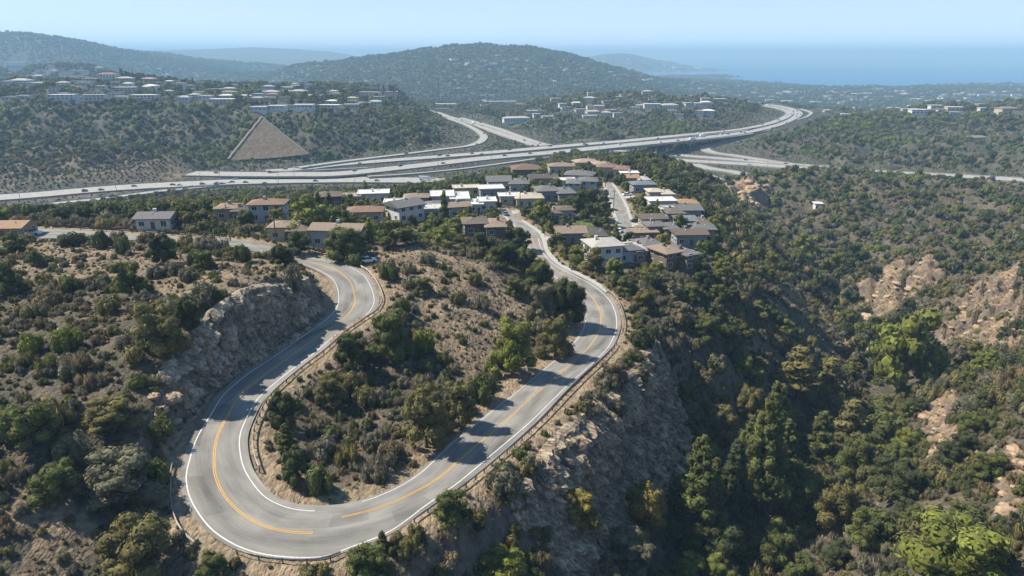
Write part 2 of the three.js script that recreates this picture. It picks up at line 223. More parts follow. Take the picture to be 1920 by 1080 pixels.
function land(px, py) { // where a sight line meets the ground
  const [a, b, c] = ray(px, py); let t = 40, prev = 40;
  for (; t < 14000; prev = t, t *= 1.006) if (EYE.y + b * t < ground(a * t, c * t)) break;
  let lo = prev, hi = t; for (let k = 0; k < 18; k++) { const m = (lo + hi) / 2; if (EYE.y + b * m < ground(a * m, c * m)) hi = m; else lo = m; }
  return { x: a * hi, z: c * hi, y: ground(a * hi, c * hi), d: hi };
}
function zone(list) { const p = list.map(([a, b]) => { const q = land(a, b); return [q.x, q.z]; }); return (x, z) => { let s = false; for (let i = 0, j = p.length - 1; i < p.length; j = i++) if ((p[i][1] > z) !== (p[j][1] > z) && x < (p[j][0] - p[i][0]) * (z - p[i][1]) / (p[j][1] - p[i][1]) + p[i][0]) s = !s; return s; }; }
// ------------------------------------------------------------------ textures
function texture(w, h, fn, srgb = true) {
  const data = new Uint8Array(w * h * 4);
  for (let y = 0; y < h; y++) for (let x = 0; x < w; x++) { const c = fn(x, y), o = (y * w + x) * 4; for (let k = 0; k < 3; k++) data[o + k] = clamp(c[k]) * 255; data[o + 3] = 255; }
  const t = new THREE.DataTexture(data, w, h); t.wrapS = t.wrapT = THREE.RepeatWrapping; t.magFilter = THREE.LinearFilter; t.colorSpace = srgb ? THREE.SRGBColorSpace : THREE.NoColorSpace; t.needsUpdate = true; return t;
}
function tiled(x, y, w, f, o = 4) { // noise that repeats after w pixels, by walking round two circles
  let s = 0, a = 0.5; for (let i = 0; i < o; i++) { const r = f * w / (2 * Math.PI) , p = x / w * 2 * Math.PI, q = y / w * 2 * Math.PI; s += a * (n3(r * Math.cos(p) + i * 9, r * Math.sin(p), r * Math.cos(q)) + n3(r * Math.sin(q), r * Math.cos(p) - i * 5, r * Math.sin(p))) * 0.7; f *= 2; a *= 0.5; } return s;
}
const soilMap = texture(512, 512, (x, y) => { const v = 0.86 + 0.28 * tiled(x, y, 512, 0.02, 5), g = tiled(x + 90, y, 512, 0.05, 3) * 0.05; return [v + g, v, v - g]; });
const soilBump = texture(512, 512, (x, y) => { const v = 0.5 + 0.6 * tiled(x, y, 512, 0.03, 5); return [v, v, v]; }, false);
const soilMat = new THREE.MeshStandardMaterial({ map: soilMap, bumpMap: soilBump, bumpScale: 0.35, roughness: 1, vertexColors: true });

const bare = [
  zone([[700, 468], [760, 462], [830, 472], [930, 500], [1000, 545], [1010, 580], [960, 600], [930, 650], [930, 720], [870, 720], [830, 660], [790, 590], [720, 540]]),
  zone([[0, 452], [250, 462], [480, 486], [560, 500], [545, 545], [440, 575], [330, 560], [250, 520], [0, 530]]),
  zone([[472, 800], [500, 850], [530, 900], [620, 930], [720, 905], [830, 830], [840, 840], [720, 930], [590, 950], [500, 930], [460, 870]]),
  zone([[310, 790], [350, 800], [335, 900], [360, 990], [470, 1060], [700, 1050], [700, 1080], [420, 1080], [310, 960]]),
  zone([[0, 940], [120, 920], [170, 980], [160, 1080], [0, 1080]]),
  zone([[800, 930], [1010, 770], [1090, 700], [1170, 620], [1190, 640], [1120, 730], [1020, 830], [960, 900], [840, 970]]),
  zone([[0, 285], [120, 278], [330, 300], [350, 335], [100, 345], [0, 350]]),
  zone([[700, 455], [660, 462], [690, 500], [740, 520]]),
];
const sandy = [
  zone([[1600, 545], [1660, 500], [1720, 488], [1770, 500], [1750, 540], [1680, 590], [1620, 600]]),
  zone([[1780, 590], [1840, 520], [1920, 505], [1920, 660], [1830, 660], [1770, 650], [1720, 650]]),
  zone([[1730, 770], [1780, 730], [1810, 800], [1790, 860], [1740, 870]]),
  zone([[1860, 840], [1920, 850], [1920, 990], [1880, 960]]),
  zone([[1360, 350], [1400, 335], [1440, 345], [1440, 385], [1405, 392], [1375, 380]]),
  zone([[1440, 930], [1600, 980], [1640, 940], [1600, 1000], [1480, 1010]]),
];
const lawns = [zone([[1060, 488], [1090, 498], [1098, 515], [1075, 515], [1055, 500]]), zone([[1195, 512], [1235, 505], [1240, 518], [1200, 522]]), zone([[1075, 415], [1120, 412], [1125, 425], [1080, 428]]), zone([[1010, 440], [1022, 440], [1030, 470], [1015, 468]]), zone([[1330, 445], [1370, 450], [1380, 470], [1340, 470]])];
const SOIL = [0.172, 0.128, 0.082], DUST = [0.295, 0.222, 0.142], BRUSH = [0.062, 0.060, 0.040], SAND = [0.34, 0.235, 0.145], ROCK = [0.16, 0.13, 0.098], LAWN = [0.075, 0.12, 0.02];
const mix3 = (a, b, t) => [lerp(a[0], b[0], t), lerp(a[1], b[1], t), lerp(a[2], b[2], t)];
const warp = (f) => (x, z) => { const k = 5; return f(x + k * fbm(x / 13, z / 13, 3), z + k * fbm(x / 13 + 50, z / 13, 3)); };
for (const list of [bare, sandy]) list.forEach((f, i) => (list[i] = warp(f)));
const bareness = (x, z) => (bare.some((f) => f(x, z)) ? 1 : 0), inSand = (x, z) => sandy.some((f) => f(x, z));
for (let r = 0; r < NR; r++) { // the sandstone is carved into ribs and gullies
  const d = ROWS[r]; if (d < 70 || d > 560) continue;
  for (let c = NC >> 1; c < NC; c++) { const x = (c / (NC - 1) * 2 - 1) * halfW(d), s = clamp(d / 250, 0.6, 2); if (inSand(x, -d)) { const [id, joint] = blocks(x / (3.2 * s), d / (4.2 * s), 3); GH[r * NC + c] += s * (2.6 * (ridged(x / (9 * s), -d / (17 * s), 4) - 0.2) + (1.9 * id + 0.3) * smooth(0, 0.2, joint) + 0.6 * fbm(x / (3 * s), -d / (3 * s), 3)); } }
}
function soilAt(x, z, e, slope) {
  const d = -z, n = d < 900 ? fbm(x / 9, z / 9, 4) : fbm(x / 60, z / 60, 4), m = fbm(x / 40 + 7, z / 40, 3) * 0.6 + fbm(x / 230, z / 230, 3) * 0.7;
  let c = mix3(BRUSH, SOIL, clamp((d > 1500 ? -0.1 : d > 560 ? -0.04 : 0.42) + n * 0.8 + m * 0.5));
  if (d < 700) {
    if (bareness(x, z)) c = d < 480 ? mix3(SOIL, DUST, clamp(0.35 + n * 1.1)) : mix3(BRUSH, SOIL, clamp(0.6 + n));
    if (inSand(x, z)) c = mix3(SOIL, SAND, clamp(0.66 + n * 1.2 + 0.5 * fbm(x / 4, z / 4, 2)));
    if (d > 150 && lawns.some((f) => f(x, z))) c = mix3(LAWN, [0.14, 0.17, 0.05], clamp(0.3 + n));
  }
  if (e < 6 && d < 480) c = mix3(c, DUST, smooth(6, 1.5, e + n * 3));
  if (slope > 0.9 && d < 480) c = mix3(c, ROCK, smooth(0.9, 1.5, slope));
  return c;
}
const base = (() => {
  const groups = [[0, 'hillside'], [0, 'valley_hills'], [0, 'far_mountains']], cuts = [0, ROWS.findIndex((d) => d > 520), ROWS.findIndex((d) => d > 1550), NR - 1];
  groups.forEach((g, k) => {
    const r0 = cuts[k], r1 = cuts[k + 1], n = (r1 - r0 + 1) * NC, pos = new Float32Array(n * 3), col = new Float32Array(n * 3), uv = new Float32Array(n * 2), idx = [];
    for (let r = r0; r <= r1; r++) for (let c = 0; c < NC; c++) {
      const i = (r - r0) * NC + c, d = ROWS[r], x = (c / (NC - 1) * 2 - 1) * halfW(d), z = -d, h = GH[r * NC + c];
      pos.set([x, h, z], i * 3); const s = k ? 90 : 14; uv.set([x / s, z / s], i * 2);
      const gx = c > 0 && c < NC - 1 ? (GH[r * NC + c + 1] - GH[r * NC + c - 1]) / (4 * halfW(d) / (NC - 1)) : 0, gz = r > 0 && r < NR - 1 ? (GH[(r + 1) * NC + c] - GH[(r - 1) * NC + c]) / (ROWS[r + 1] - ROWS[r - 1]) : 0;
      col.set(soilAt(x, z, GE[r * NC + c], Math.hypot(gx, gz)), i * 3);
    }
    for (let r = 0; r < r1 - r0; r++) for (let c = 0; c < NC - 1; c++) { const i = r * NC + c; idx.push(i, i + 1, i + NC, i + 1, i + NC + 1, i + NC); }
    const geo = new THREE.BufferGeometry(); geo.setAttribute('position', new THREE.BufferAttribute(pos, 3)); geo.setAttribute('color', new THREE.BufferAttribute(col, 3)); geo.setAttribute('uv', new THREE.BufferAttribute(uv, 2)); geo.setIndex(idx); geo.computeVertexNormals();
    add(mesh(g[1], geo, soilMat), g[1], null, null, null, 'structure');
  });
})();
// the sea, out to the horizon
{
  const g = new THREE.PlaneGeometry(44000, 22000); g.rotateX(-Math.PI / 2); g.translate(12000, 0, -13600);
  const swell = texture(256, 256, (x, y) => { const v = 0.5 + 0.5 * tiled(x, y, 256, 0.05, 4); return [v, v, v]; }, false); 
  const uv = g.attributes.uv; for (let i = 0; i < uv.count; i++) uv.setXY(i, uv.getX(i) * 220, uv.getY(i) * 110);
  add(mesh('sea', g, new THREE.MeshPhysicalMaterial({ color: new THREE.Color(0.035, 0.14, 0.29), roughness: 0.42, bumpMap: swell, bumpScale: 6, ior: 1.33 })), 'sea', null, null, null, 'structure');
}
// ------------------------------------------------------------------ pavements
function ribbon(samples, left, right, lift, vScale = 1, onlyIf) { // a strip between two offsets measured from the left edge and from the right edge (metres)
  const pos = [], uv = [], idx = []; let s = 0, prev = null, open = false;
  samples.forEach((p, i) => {
    if (i) s += Math.hypot(p.x - samples[i - 1].x, p.z - samples[i - 1].z);
    if (onlyIf && !onlyIf(i, s)) { open = false; return; }
    const dx = (p.r[0] - p.l[0]) / (2 * p.hw), dz = (p.r[1] - p.l[1]) / (2 * p.hw), a = left(p, i), b = right(p, i);
    pos.push(p.l[0] + dx * a, p.y + lift, p.l[1] + dz * a, p.l[0] + dx * b, p.y + lift, p.l[1] + dz * b); uv.push(a / vScale, s / vScale, b / vScale, s / vScale);
    const n = pos.length / 3; if (open) idx.push(n - 4, n - 3, n - 2, n - 3, n - 1, n - 2); open = true;
  });
  const g = new THREE.BufferGeometry(); g.setAttribute('position', new THREE.Float32BufferAttribute(pos, 3)); g.setAttribute('uv', new THREE.Float32BufferAttribute(uv, 2)); g.setIndex(idx); g.computeVertexNormals();
  if (g.attributes.normal.getY(0) < 0) { const k = g.index.array; for (let i = 0; i < k.length; i += 3) [k[i], k[i + 1]] = [k[i + 1], k[i]]; g.computeVertexNormals(); }
  return g;
}
const asphaltMap = texture(512, 2048, (x, y) => {
  const u = x / 512 * 12, fine = tiled(x, y, 512, 0.35, 2) * 0.05, patch = tiled(x * 0.5, y * 0.25, 512, 0.012, 4) * 0.10, streak = fbm(u * 2.1, y / 900, 3) * 0.035;
  const crack = Math.abs(n2(x / 60, y / 150) + 0.4 * n2(x / 19, y / 30)) < 0.014 ? -0.09 : Math.abs(u - 4.55 + 0.1 * n2(y / 200, 3)) < 0.02 ? -0.07 : 0, block = n2(Math.floor(u / 2.3) * 9.1 + 3, Math.floor(y / 230 + (u > 4.6 ? 0.4 : 0)) * 5.7) > 0.55 ? -0.05 : 0, track = -0.035 * (Math.exp(-(((u % 4.4) - 1.35) ** 2) * 6) + Math.exp(-(((u % 4.4) - 3.1) ** 2) * 6)) * (0.7 + 0.5 * n2(u, y / 300)), v = 0.465 + fine + patch + streak + crack + block + track;
  return [v * 1.0, v * 0.98, v * 0.94];
});
asphaltMap.repeat.set(1 / 12, 1 / 48);
const asphalt = new THREE.MeshStandardMaterial({ map: asphaltMap, roughness: 0.88 });
const wear = texture(256, 256, (x, y) => { const v = 0.86 + 0.25 * tiled(x, y, 256, 0.12, 4); return [v, v, v]; });
wear.repeat.set(1 / 2.5, 1 / 2.5);
const whitePaint = new THREE.MeshStandardMaterial({ color: new THREE.Color(0.72, 0.71, 0.67), map: wear, roughness: 0.7 }), yellowPaint = new THREE.MeshStandardMaterial({ color: new THREE.Color(0.62, 0.36, 0.075), map: wear, roughness: 0.7 });
const concreteMap = texture(512, 512, (x, y) => { const v = 0.60 + 0.12 * tiled(x, y, 512, 0.02, 4) + 0.05 * tiled(x, y, 512, 0.3, 2); return [v, v * 0.985, v * 0.95]; });
concreteMap.repeat.set(1 / 9, 1 / 9);
const concrete = new THREE.MeshStandardMaterial({ map: concreteMap, roughness: 0.9 });
const winding = thing('road', null, null, 0, 0, 0); winding.userData.kind = 'structure';
mesh('pavement', ribbon(mainRoad, () => 0, (p) => 2 * p.hw, 0.02), asphalt, winding);
const seenAt = mainRoad.map((p) => toPx(p.x, p.y, p.z));
const along = (px, py) => { let b = 0, bd = 1e9; seenAt.forEach((q, i) => { const d = (q[0] - px) ** 2 + (q[1] - py) ** 2; if (d < bd) { bd = d; b = i; } }); return b; };
{ // painted lines, each a sheet of its own on the asphalt
  const A = along(560, 488), B = along(1003, 445), E1 = along(577, 985), E2 = along(668, 985), Y1 = along(600, 1000), ramp = (i, a, b, u, v) => lerp(u, v, smooth(a, b, i));
  const lo = (i) => (i < E1 ? 1.15 : 0.4), ro = (p, i) => 2 * p.hw - ramp(i, E1 - 30, E1, 0.95, 0.42) - ramp(i, E2, E2 + 25, 0, 0.55);
  mesh('edge_line', ribbon(mainRoad, (p, i) => lo(i), (p, i) => lo(i) + 0.16, 0.026, 1, (i) => i > A && i < E1), whitePaint, winding);
  mesh('edge_line', ribbon(mainRoad, (p, i) => lo(i), (p, i) => lo(i) + 0.14, 0.026, 1, (i) => i > E2 && i < B), whitePaint, winding);
  mesh('edge_line', ribbon(mainRoad, (p, i) => ro(p, i) - 0.17, (p, i) => ro(p, i), 0.026, 1, (i) => i > A && i < B), whitePaint, winding);
  const mid = (p, i) => 2 * p.hw * (i < Y1 ? 0.535 : lerp(0.27, 0.47, smooth(Y1, Y1 + 20, i)));
  for (const s of [-1, 1]) {
    mesh('centre_line', ribbon(mainRoad, (p, i) => mid(p, i) + s * 0.13 - 0.075, (p, i) => mid(p, i) + s * 0.13 + 0.075, 0.026, 1, (i) => i > A - 12 && i < Y1), yellowPaint, winding);
    mesh('centre_line', ribbon(mainRoad, (p, i) => mid(p, i) + s * 0.12 - 0.07, (p, i) => mid(p, i) + s * 0.12 + 0.07, 0.027, 1, (i) => i > Y1 + 1 && i < B + 8), yellowPaint, winding);
  }
}
const lane = thing('side_street', null, null, 0, 0, 0); lane.userData.kind = 'structure';
mesh('pavement', ribbon(street, () => 0, (p) => 2 * p.hw, 0.03), asphalt, lane);
// kerb and pavement strip where the road enters the houses
function curb(samples, side, a, b, w, h, name, parent, mat = concrete) {
  if (a > b) [a, b] = [b, a];
  const pos = [], idx = [], uv = []; let s = 0;
  for (let i = a; i <= b; i++) {
    const p = samples[i], dx = (p.r[0] - p.l[0]) / (2 * p.hw), dz = (p.r[1] - p.l[1]) / (2 * p.hw), e = side > 0 ? p.r : p.l; s += 1;
    [[0.02, -0.2], [0.02, h], [w, h], [w, -0.4]].forEach(([o, y], k) => { pos.push(e[0] + side * dx * o, p.y + y, e[1] + side * dz * o); uv.push(o + k, s); });
    if (i > a) for (let k = 0; k < 3; k++) { const n = (i - a) * 4 + k; idx.push(n - 4, n, n - 3, n - 3, n, n + 1); }
  }
  const g = new THREE.BufferGeometry(); g.setAttribute('position', new THREE.Float32BufferAttribute(pos, 3)); g.setAttribute('uv', new THREE.Float32BufferAttribute(uv, 2)); g.setIndex(idx);
  return mesh(name, g.toNonIndexed(), mat, parent).geometry.computeVertexNormals();
}
curb(mainRoad, 1, along(1120, 540), along(968, 408), 1.5, 0.13, 'kerb', winding);
curb(mainRoad, -1, along(1003, 470), along(945, 396), 1.2, 0.13, 'kerb', winding);
curb(street, 1, 0, street.length - 1, 1.3, 0.13, 'kerb', lane); curb(street, -1, 0, street.length - 1, 1.3, 0.13, 'kerb', lane);

// guard rails and fences: posts one by one, the rail a bent beam
const steel = new THREE.MeshStandardMaterial({ color: new THREE.Color(0.46, 0.43, 0.38), roughness: 0.6, metalness: 0.2, map: wear }), timber = new THREE.MeshStandardMaterial({ color: new THREE.Color(0.20, 0.135, 0.085), roughness: 0.9, map: wear }), darkTimber = new THREE.MeshStandardMaterial({ color: new THREE.Color(0.055, 0.042, 0.034), roughness: 0.9, map: wear });
const postGeo = new THREE.BoxGeometry(0.13, 1.2, 0.15);
function beam(path, profile) { // profile: closed list of [out, up]
  const pos = [], idx = [], n = profile.length;
  path.forEach((p, i) => {
    const a = path[Math.max(0, i - 1)], b = path[Math.min(path.length - 1, i + 1)], l = Math.hypot(b[0] - a[0], b[2] - a[2]) || 1, ox = -(b[2] - a[2]) / l, oz = (b[0] - a[0]) / l;
    profile.forEach(([o, y]) => pos.push(p[0] + ox * o, p[1] + y, p[2] + oz * o));
    if (i) for (let k = 0; k < n; k++) { const q = (i - 1) * n + k, r = (i - 1) * n + (k + 1) % n; idx.push(q, r, q + n, r, r + n, q + n); }
  });
  const g0 = new THREE.BufferGeometry(); g0.setAttribute('position', new THREE.Float32BufferAttribute(pos, 3)); g0.setIndex(idx); const g = g0.toNonIndexed(); g.computeVertexNormals();
  g.setAttribute('uv', new THREE.Float32BufferAttribute(new Float32Array(g.attributes.position.count * 2).map((v, i) => g.attributes.position.array[(i >> 1) * 3 + (i & 1) * 2] * 0.5), 2)); return g;
}
const WBEAM = [[0, 0.44], [0.07, 0.50], [0, 0.57], [0, 0.64], [0.07, 0.70], [0, 0.78], [-0.04, 0.78], [-0.04, 0.44]], PLANK = (y, h) => [[0.03, y], [0.03, y + h], [-0.03, y + h], [-0.03, y]];
function barrier(name, label, category, a, b, side, off, mat, rails, gap = 2, tall = 1) {
  if (a > b) [a, b] = [b, a];
  const path = []; for (let i = a; i <= b; i++) { const p = mainRoad[i], dx = (p.r[0] - p.l[0]) / (2 * p.hw), dz = (p.r[1] - p.l[1]) / (2 * p.hw), e = side > 0 ? p.r : p.l, o = typeof off === 'function' ? off(i) : off, x = e[0] + side * dx * o, z = e[1] + side * dz * o; path.push([x, p.y + 0.02, z]); }
  const m = path[path.length >> 1], t = thing(name, label, category, m[0], m[1], m[2]), local = path.map((p) => [p[0] - m[0], p[1] - m[1], p[2] - m[2]]);
  for (const r of rails) mesh('rail', beam(local, r), mat, t);
  for (let i = 0; i < local.length; i += gap) { const p = local[i], q = local[Math.min(i + 1, local.length - 1)], r = local[Math.max(0, i - 1)], o = mesh('post', postGeo, mat === steel ? timber : mat, t); const yaw = Math.atan2(-(q[2] - r[2]), q[0] - r[0]); o.rotation.y = yaw; const k = side * 0.13 * (mat === steel ? 1 : 0); o.position.set(p[0] - Math.sin(yaw) * -k * 0 , p[1] + (tall === 1 ? 0.15 : 0.35), p[2]); o.scale.y = tall; }
  return t;
}
barrier('guard_rail', 'long guard rail along the outer edge of the upper bend and down to the hairpin', 'guard rail', along(655, 505), along(420, 880), -1, 0.75, steel, [WBEAM]);
barrier('guard_rail', 'guard rail on the cliff side of the straight below the right-hand bend', 'guard rail', along(1115, 660), along(760, 965), 1, 0.7, steel, [WBEAM]);
barrier('guard_rail', 'short guard rail round the outside of the right-hand bend', 'guard rail', along(1120, 625), along(1100, 548), 1, 0.8, steel, [WBEAM]);
barrier('guard_rail', 'guard rail standing in dirt on the left outside of the hairpin', 'guard rail', along(392, 880), along(470, 985), 1, (i) => 1.1 + 1.2 * smooth(along(400, 900), along(450, 970), i), steel, [WBEAM]);
barrier('guard_rail', 'low guard rail at the very bottom of the hairpin', 'guard rail', along(510, 1000), along(650, 995), 1, 0.5, steel, [WBEAM]);
barrier('timber_fence', 'pale two-rail timber fence behind the pavement at the right-hand bend', 'fence', along(1105, 550), along(1035, 507), 1, 2.6, timber, [PLANK(0.45, 0.18), PLANK(0.95, 0.18)], 3, 1.2);
barrier('timber_fence', 'dark timber fence above the upper bend below the long tan-roofed house', 'fence', along(530, 475), along(640, 500), -1, 1.6, darkTimber, [PLANK(0.4, 0.3), PLANK(1.0, 0.3)], 2, 1.25);
barrier('timber_fence', 'dark low fence on the far side of the upper road at the left', 'fence', along(95, 438), along(430, 456), -1, 1.2, darkTimber, [PLANK(0.3, 0.28), PLANK(0.75, 0.28)], 4, 1);

// ------------------------------------------------------------------ freeways in the valley
const deckMap = texture(256, 512, (x, y) => { const u = x / 256, v = 0.56 + 0.10 * tiled(x, y, 256, 0.05, 3) - 0.05 * (Math.abs((u * 5) % 1 - 0.5) < 0.2 ? 1 : 0) * (0.6 + fbm(u * 20, y / 90, 2)); return [v, v * 0.985, v * 0.95]; });
const deck = new THREE.MeshStandardMaterial({ map: deckMap, roughness: 0.9 }), barrierMat = new THREE.MeshStandardMaterial({ map: concreteMap, color: new THREE.Color(0.75, 0.75, 0.75), roughness: 0.9 });
const FWY_NAMES = { lower_carriageway: 'freeway', slip_road: 'freeway_ramp', near_carriageway: 'freeway', far_carriageway: 'freeway', loop_ramp: 'freeway_ramp', crossing_carriageway: 'freeway', crossing_far_carriageway: 'freeway', connector_ramp: 'freeway_ramp', outer_ramp: 'freeway_ramp', low_ramp: 'freeway_ramp', merge_ramp: 'freeway_ramp', collector_ramp: 'freeway_ramp', upper_ramp: 'freeway_ramp' };
for (const f of FREEWAYS) {
  const s = f.s; s.forEach((p, i) => { const a = s[Math.max(0, i - 1)], b = s[Math.min(s.length - 1, i + 1)], l = Math.hypot(b.x - a.x, b.z - a.z) || 1; p.t = [(b.x - a.x) / l, (b.z - a.z) / l]; p.l = [p.x + p.t[1] * p.hw, p.z - p.t[0] * p.hw]; p.r = [p.x - p.t[1] * p.hw, p.z + p.t[0] * p.hw]; });
  const g = thing(FWY_NAMES[f.name], null, null, 0, 0, 0); g.userData.kind = 'structure';
  const pave = ribbon(s, () => 0, (p) => 2 * p.hw, 0.05), uv = pave.attributes.uv; for (let i = 0; i < uv.count; i++) uv.setXY(i, uv.getX(i) / f.w, uv.getY(i) / 60);
  mesh('pavement', pave, deck, g);
  for (let k = 1; k < Math.round(f.w / 3.8); k++) { // lane dashes
    const o = k * f.w / Math.round(f.w / 3.8); mesh('lane_line', ribbon(s, (p) => o * p.hw * 2 / f.w - 0.12, (p) => o * p.hw * 2 / f.w + 0.12, 0.07, 1, (i) => i % 3 !== 0), whitePaint, g);
  }
  const rail = (side) => beam(s.map((p) => { const e = side > 0 ? p.r : p.l; return [e[0], p.y, e[1]]; }), [[0.25, -0.6], [0.1, 0.75], [-0.1, 0.75], [-0.25, -0.6]]);
  mesh('barrier', rail(1), barrierMat, g); mesh('barrier', rail(-1), barrierMat, g);
  if (f.deck) {
    const d = s.filter((p) => p.deck);
    mesh('girder', beam(d.map((p) => [p.x, p.y, p.z]), [[f.w / 2 + 0.3, -0.05], [f.w / 2 + 0.3, -1.2], [f.w / 2 - 2, -2.6], [2 - f.w / 2, -2.6], [-f.w / 2 - 0.3, -1.2], [-f.w / 2 - 0.3, -0.05]]), barrierMat, g);
    for (let i = 3; i < d.length; i += 7) { const p = d[i], h = p.y - 2.6 - ground(p.x, p.z); if (h > 1) for (const q of [-1, 1]) { const o = mesh('pier', new THREE.CylinderGeometry(0.9, 0.9, h + 2, 10), barrierMat, g); o.position.set(p.x + p.t[1] * q * f.w * 0.3, p.y - 2.6 - (h + 2) / 2, p.z - p.t[0] * q * f.w * 0.3); } }
  }
}
// the bare graded slope like a pyramid above the freeway
{
  const P = GRADED.p, g = new THREE.BufferGeometry(), pos = [], uv = [], idx = [], N = 36;
  for (let i = 0; i <= N; i++) for (let j = 0; j <= i; j++) {
    const a = 1 - i / N, b = i ? (i - j) / N : 0, c = i ? j / N : 0, sag = 3.2 * (b * c * 4), x = P[0][0] * a + P[1][0] * b + P[2][0] * c, z = P[0][2] * a + P[1][2] * b + P[2][2] * c + sag, y = P[0][1] * a + P[1][1] * b + P[2][1] * c - sag * 0.4 + 1.5 + 0.8 * fbm(x / 4, z / 4 + i * 0.3, 3);
    const jag = (b < 0.02 || c < 0.02 ? 1.6 : 0.5) * n2(i * 0.8, j * 0.8 + 4); pos.push(x + jag, y, z); uv.push(x / 16, y / 16);
    if (i < N) { const k = i * (i + 1) / 2 + j, m = (i + 1) * (i + 2) / 2 + j; idx.push(k, m, m + 1); if (j < i) idx.push(k, m + 1, k + 1); }
  }
  g.setAttribute('position', new THREE.Float32BufferAttribute(pos, 3)); g.setAttribute('uv', new THREE.Float32BufferAttribute(uv, 2)); g.setIndex(idx); g.computeVertexNormals();
  const t = thing('graded_slope', null, null, 0, 0, 0); t.userData.kind = 'structure';
  const terraces = texture(256, 256, (x, y) => { const v = 0.60 + 0.22 * tiled(x, y, 256, 0.04, 5) + 0.12 * n2(x / 7, y / 90) + (y % 32 < 3 ? -0.06 : 0); return [v, v * 0.90, v * 0.78]; });
  mesh('slope_face', g, new THREE.MeshStandardMaterial({ map: terraces, color: new THREE.Color(0.36, 0.335, 0.31), roughness: 1, side: THREE.DoubleSide }), t);
  const edge = (i, j) => { const o = []; for (let k = 0; k <= 20; k++) { const f = k / 20; o.push([0, 1, 2].map((c) => lerp(P[i][c], P[j][c], f) + (c === 1 ? 1.6 + 0.6 * n2(k * 0.7, i + j) : 0))); } return o; };
  const pale = new THREE.MeshStandardMaterial({ map: concreteMap, color: new THREE.Color(0.55, 0.48, 0.4), roughness: 1 });
  mesh('drain', beam(edge(0, 1), [[1.5, -2], [1.2, 0.8], [-1.2, 0.8], [-1.5, -2]]), pale, t); mesh('drain', beam(edge(0, 2), [[0.9, -2], [0.7, 0.6], [-0.7, 0.6], [-0.9, -2]]), pale, t);
}
// ------------------------------------------------------------------ plants
// A crown: lobes filled with leaf sprays round a dense heart. Each spray is a bent leaf pair; hues vary from spray to spray.
function crown(seed, lobes, sprays, size, o = {}) {
  const r = rand(seed), pos = [], nor = [], col = [], v = new THREE.Vector3(), a = new THREE.Vector3(), b = new THREE.Vector3(), n = new THREE.Vector3();
  const e1 = new THREE.Vector3(), e2 = new THREE.Vector3(), tri = (p, q, s, d, c) => { if (e1.subVectors(q, p).cross(e2.subVectors(s, p)).dot(d) < 0) [q, s] = [s, q]; for (const k of [p, q, s]) { pos.push(k.x, k.y, k.z); nor.push(d.x, d.y, d.z); col.push(...c); } };
  const total = lobes.reduce((s, l) => s + l[3] * l[3], 0);
  for (const [cx, cy, cz, R, sy = 1] of lobes) {
    const heart = new THREE.IcosahedronGeometry(1, o.heart ?? 1), hp = heart.attributes.position, hr = R * (o.fill ?? 0.8), tone = 0.74 + r() * 0.5;
    for (let i = 0; i < hp.count; i += 3) {
      const w = [0, 1, 2].map((k) => { const p = new THREE.Vector3().fromBufferAttribute(hp, i + k), f = hr * (1 + 0.16 * n3(p.x * 1.6 + cx * 3, p.y * 1.6 + seed, p.z * 1.6 + cz)); return p.set(cx + p.x * f, cy + p.y * f * sy, cz + p.z * f); });
      n.copy(w[0]).add(w[1]).add(w[2]).multiplyScalar(1 / 3); n.x -= cx; n.y -= cy; n.z -= cz; n.normalize(); const t = tone * (0.8 + 0.3 * r()); tri(w[0], w[1], w[2], n.clone(), [t, t, t * 0.95]);
    }
    const m = Math.round(sprays * R * R / total);
    for (let i = 0; i < m; i++) {
      v.set(r() * 2 - 1, r() * 2 - 1 + (o.up ?? 0.15), r() * 2 - 1); if (v.lengthSq() < 0.05) continue; v.normalize();
      const rr = R * (0.85 + 0.22 * Math.sqrt(r())), p = new THREE.Vector3(cx + v.x * rr, cy + v.y * rr * sy, cz + v.z * rr);
      if (p.y < 0.02) p.y = 0.02 + r() * 0.1;
      a.set(r() - 0.5, r() - 0.5, r() - 0.5).cross(v).normalize(); if (o.upright) { a.set((r() - 0.5) * 0.7, 1, (r() - 0.5) * 0.7).addScaledVector(v, 0.5).normalize(); }
      b.crossVectors(v, a).normalize(); n.copy(v).addScaledVector(a, (r() - 0.5) * 0.9).addScaledVector(b, (r() - 0.5) * 0.9).normalize();
      const s = size * (0.6 + 0.8 * r()), w = s * (o.thin ?? 0.62), t = tone * (0.62 + 0.76 * r()), h = (r() - 0.5) * 0.24, c = [t * (1 + h), t * (1 + h * 0.25), t * (1 - h * 0.5)];
      const q0 = p.clone().addScaledVector(a, -s * 0.5), q1 = p.clone().addScaledVector(b, w * 0.5).addScaledVector(v, s * 0.16), q2 = p.clone().addScaledVector(a, s * 0.6).addScaledVector(v, s * (0.1 + 0.25 * r())), q3 = p.clone().addScaledVector(b, -w * 0.5).addScaledVector(v, s * 0.16);
      tri(q0, q1, q2, n, c); tri(q0, q2, q3, n, c);
    }
  }
  const g = new THREE.BufferGeometry(); g.setAttribute('position', new THREE.Float32BufferAttribute(pos, 3)); g.setAttribute('normal', new THREE.Float32BufferAttribute(nor, 3)); g.setAttribute('color', new THREE.Float32BufferAttribute(col, 3)); return g;
}
function lobes(seed, n, spread, R, h, tall = 1) { // lobes over a dome of unit radius
  const r = rand(seed), out = [[0, h * 0.55, 0, R * 1.15, tall]];
  for (let i = 0; i < n; i++) { const an = (i + r() * 0.7) / n * 6.283 + (i % 2) * 0.4, k = spread * (0.55 + 0.45 * r()), up = r(); out.push([Math.cos(an) * k, h * (0.25 + 0.6 * up), Math.sin(an) * k, R * (0.65 + 0.45 * r()) * (1.1 - 0.35 * up), tall]); }
  return out;
}
